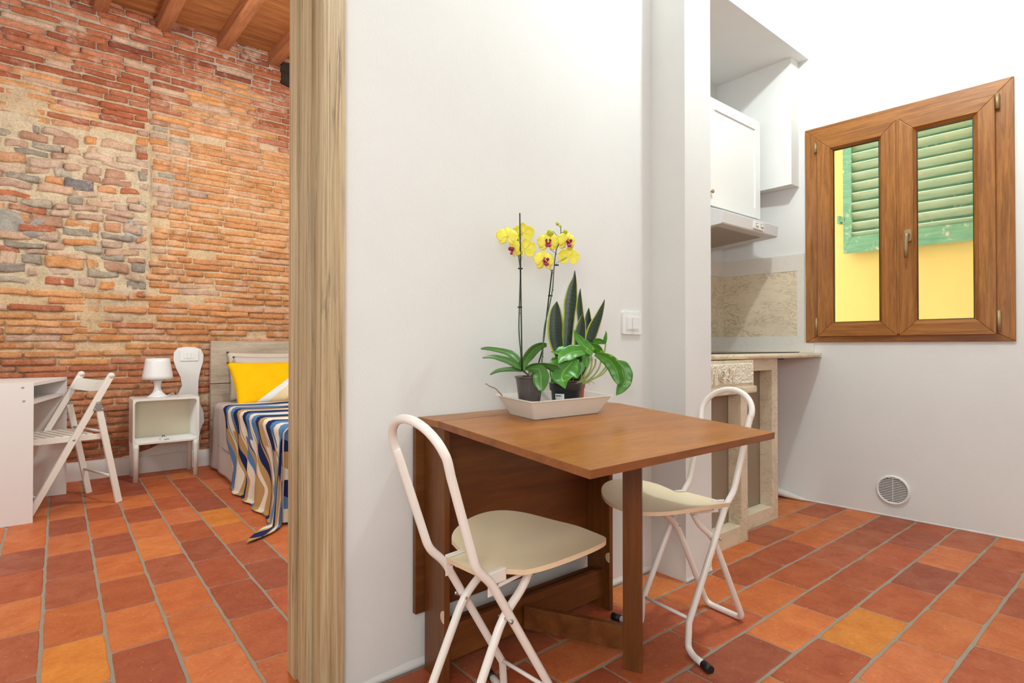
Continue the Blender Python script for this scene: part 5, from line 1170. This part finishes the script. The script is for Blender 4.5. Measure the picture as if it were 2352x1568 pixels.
def pillow(name, L, Wd, th, mat, loc, rx, ry, rz, label, flange=0.0, mats=None):
    m_ = MB()
    def fn(side):
        def g_(u, v):
            a = 2 * u - 1; b = 2 * v - 1; e = max(0, 1 - abs(a) ** 2.6) * max(0, 1 - abs(b) ** 2.6)
            pin = 1 - .06 * (1 - abs(a)) * abs(b) - .0
            x = a * L / 2 * (1 - .05 * (1 - b * b)); y = b * Wd / 2 * (1 - .07 * (1 - a * a))
            return (x, y, side * (th / 2 * e ** .55) + noise.noise(Vector((x * 9, y * 9, side * 3))) * .007 * e)
        return g_
    m_.grid(fn(1), 28, 20); m_.grid(fn(-1), 28, 20)
    bmesh.ops.remove_doubles(m_.bm, verts=m_.bm.verts, dist=.0025)
    o = m_.build(name, mat); o.location = loc; o.rotation_euler = (rx, ry, rz); return o
R_ = math.radians
o = pillow('pillow', .72, .42, .09, M['pillow_beige'], (1.44, 5.005, .735), R_(72), 0, 0, ''); tag(o, 'beige pillow leaning on the headboard, rearmost of the three pillows', 'pillow', 'pillows at the headboard')
o = pillow('pillow', .70, .40, .10, M['pillow_grey'], (1.46, 4.905, .72), R_(62), 0, 0, ''); tag(o, 'pale grey pillow between the beige pillow and the yellow one', 'pillow', 'pillows at the headboard')
def ypil():
    s = NT('yellow_pillow_with_dune_print'); sx = s.t.nodes.new('ShaderNodeSeparateXYZ'); s.l(s.tc.outputs['Object'], sx.inputs[0])
    x, y = sx.outputs[0], sx.outputs[1]; f = s.noise(s.mapping(), 12, 4)
    d = s.math('ADD', s.math('SUBTRACT', s.math('MULTIPLY', x, .62), y), s.math('MULTIPLY', s.math('SINE', s.math('MULTIPLY', x, 9.0)), .012))
    col = s.ramp(s.math('MULTIPLY_ADD', d, 1.0, .5), [(0.0, rgba((250, 192, 4))), (.545, rgba((238, 236, 234))), (.60, rgba((240, 214, 170))), (.68, rgba((232, 196, 140))), (.735, rgba((128, 92, 60)))], 'CONSTANT')
    blue = s.math('MULTIPLY', s.math('GREATER_THAN', x, .155), s.math('GREATER_THAN', y, s.math('ADD', .045, s.math('MULTIPLY', s.math('SUBTRACT', .2, x), .6))))
    col = s.mix(s.math('MULTIPLY', blue, s.math('GREATER_THAN', d, .005)), col, rgba((44, 70, 128)))
    s.set(Base__Color=s.mix(1.0, col, s.ramp(f, [(.3, (.93, .93, .93)), (.7, (1.04, 1.04, 1.04))]), 'MULTIPLY'), Roughness=.85); s.b.inputs['Specular IOR Level'].default_value = .15
    s.bump(s.noise(s.mapping((1, 1, 1)), 10, 3), .35, .01); return s.m
yp = pillow('pillow', .74, .44, .12, ypil(), (1.41, 4.725, .69), R_(48), 0, R_(3), ''); tag(yp, 'bright yellow pillow with a dune print, frontmost on the bed', 'pillow', 'pillows at the headboard')
for k in range(3):
    m_ = MB(); m_.lathe([(.0005, 0), (.0075, 0), (.0075, .002), (.0005, .003)], (-.318 + .004 * k, .10 - .09 * k, .010 + .003 * k), 14); o = m_.build('button', M['yellow'], yp)
# the dressed rest of the bedroom enclosure keeps light in
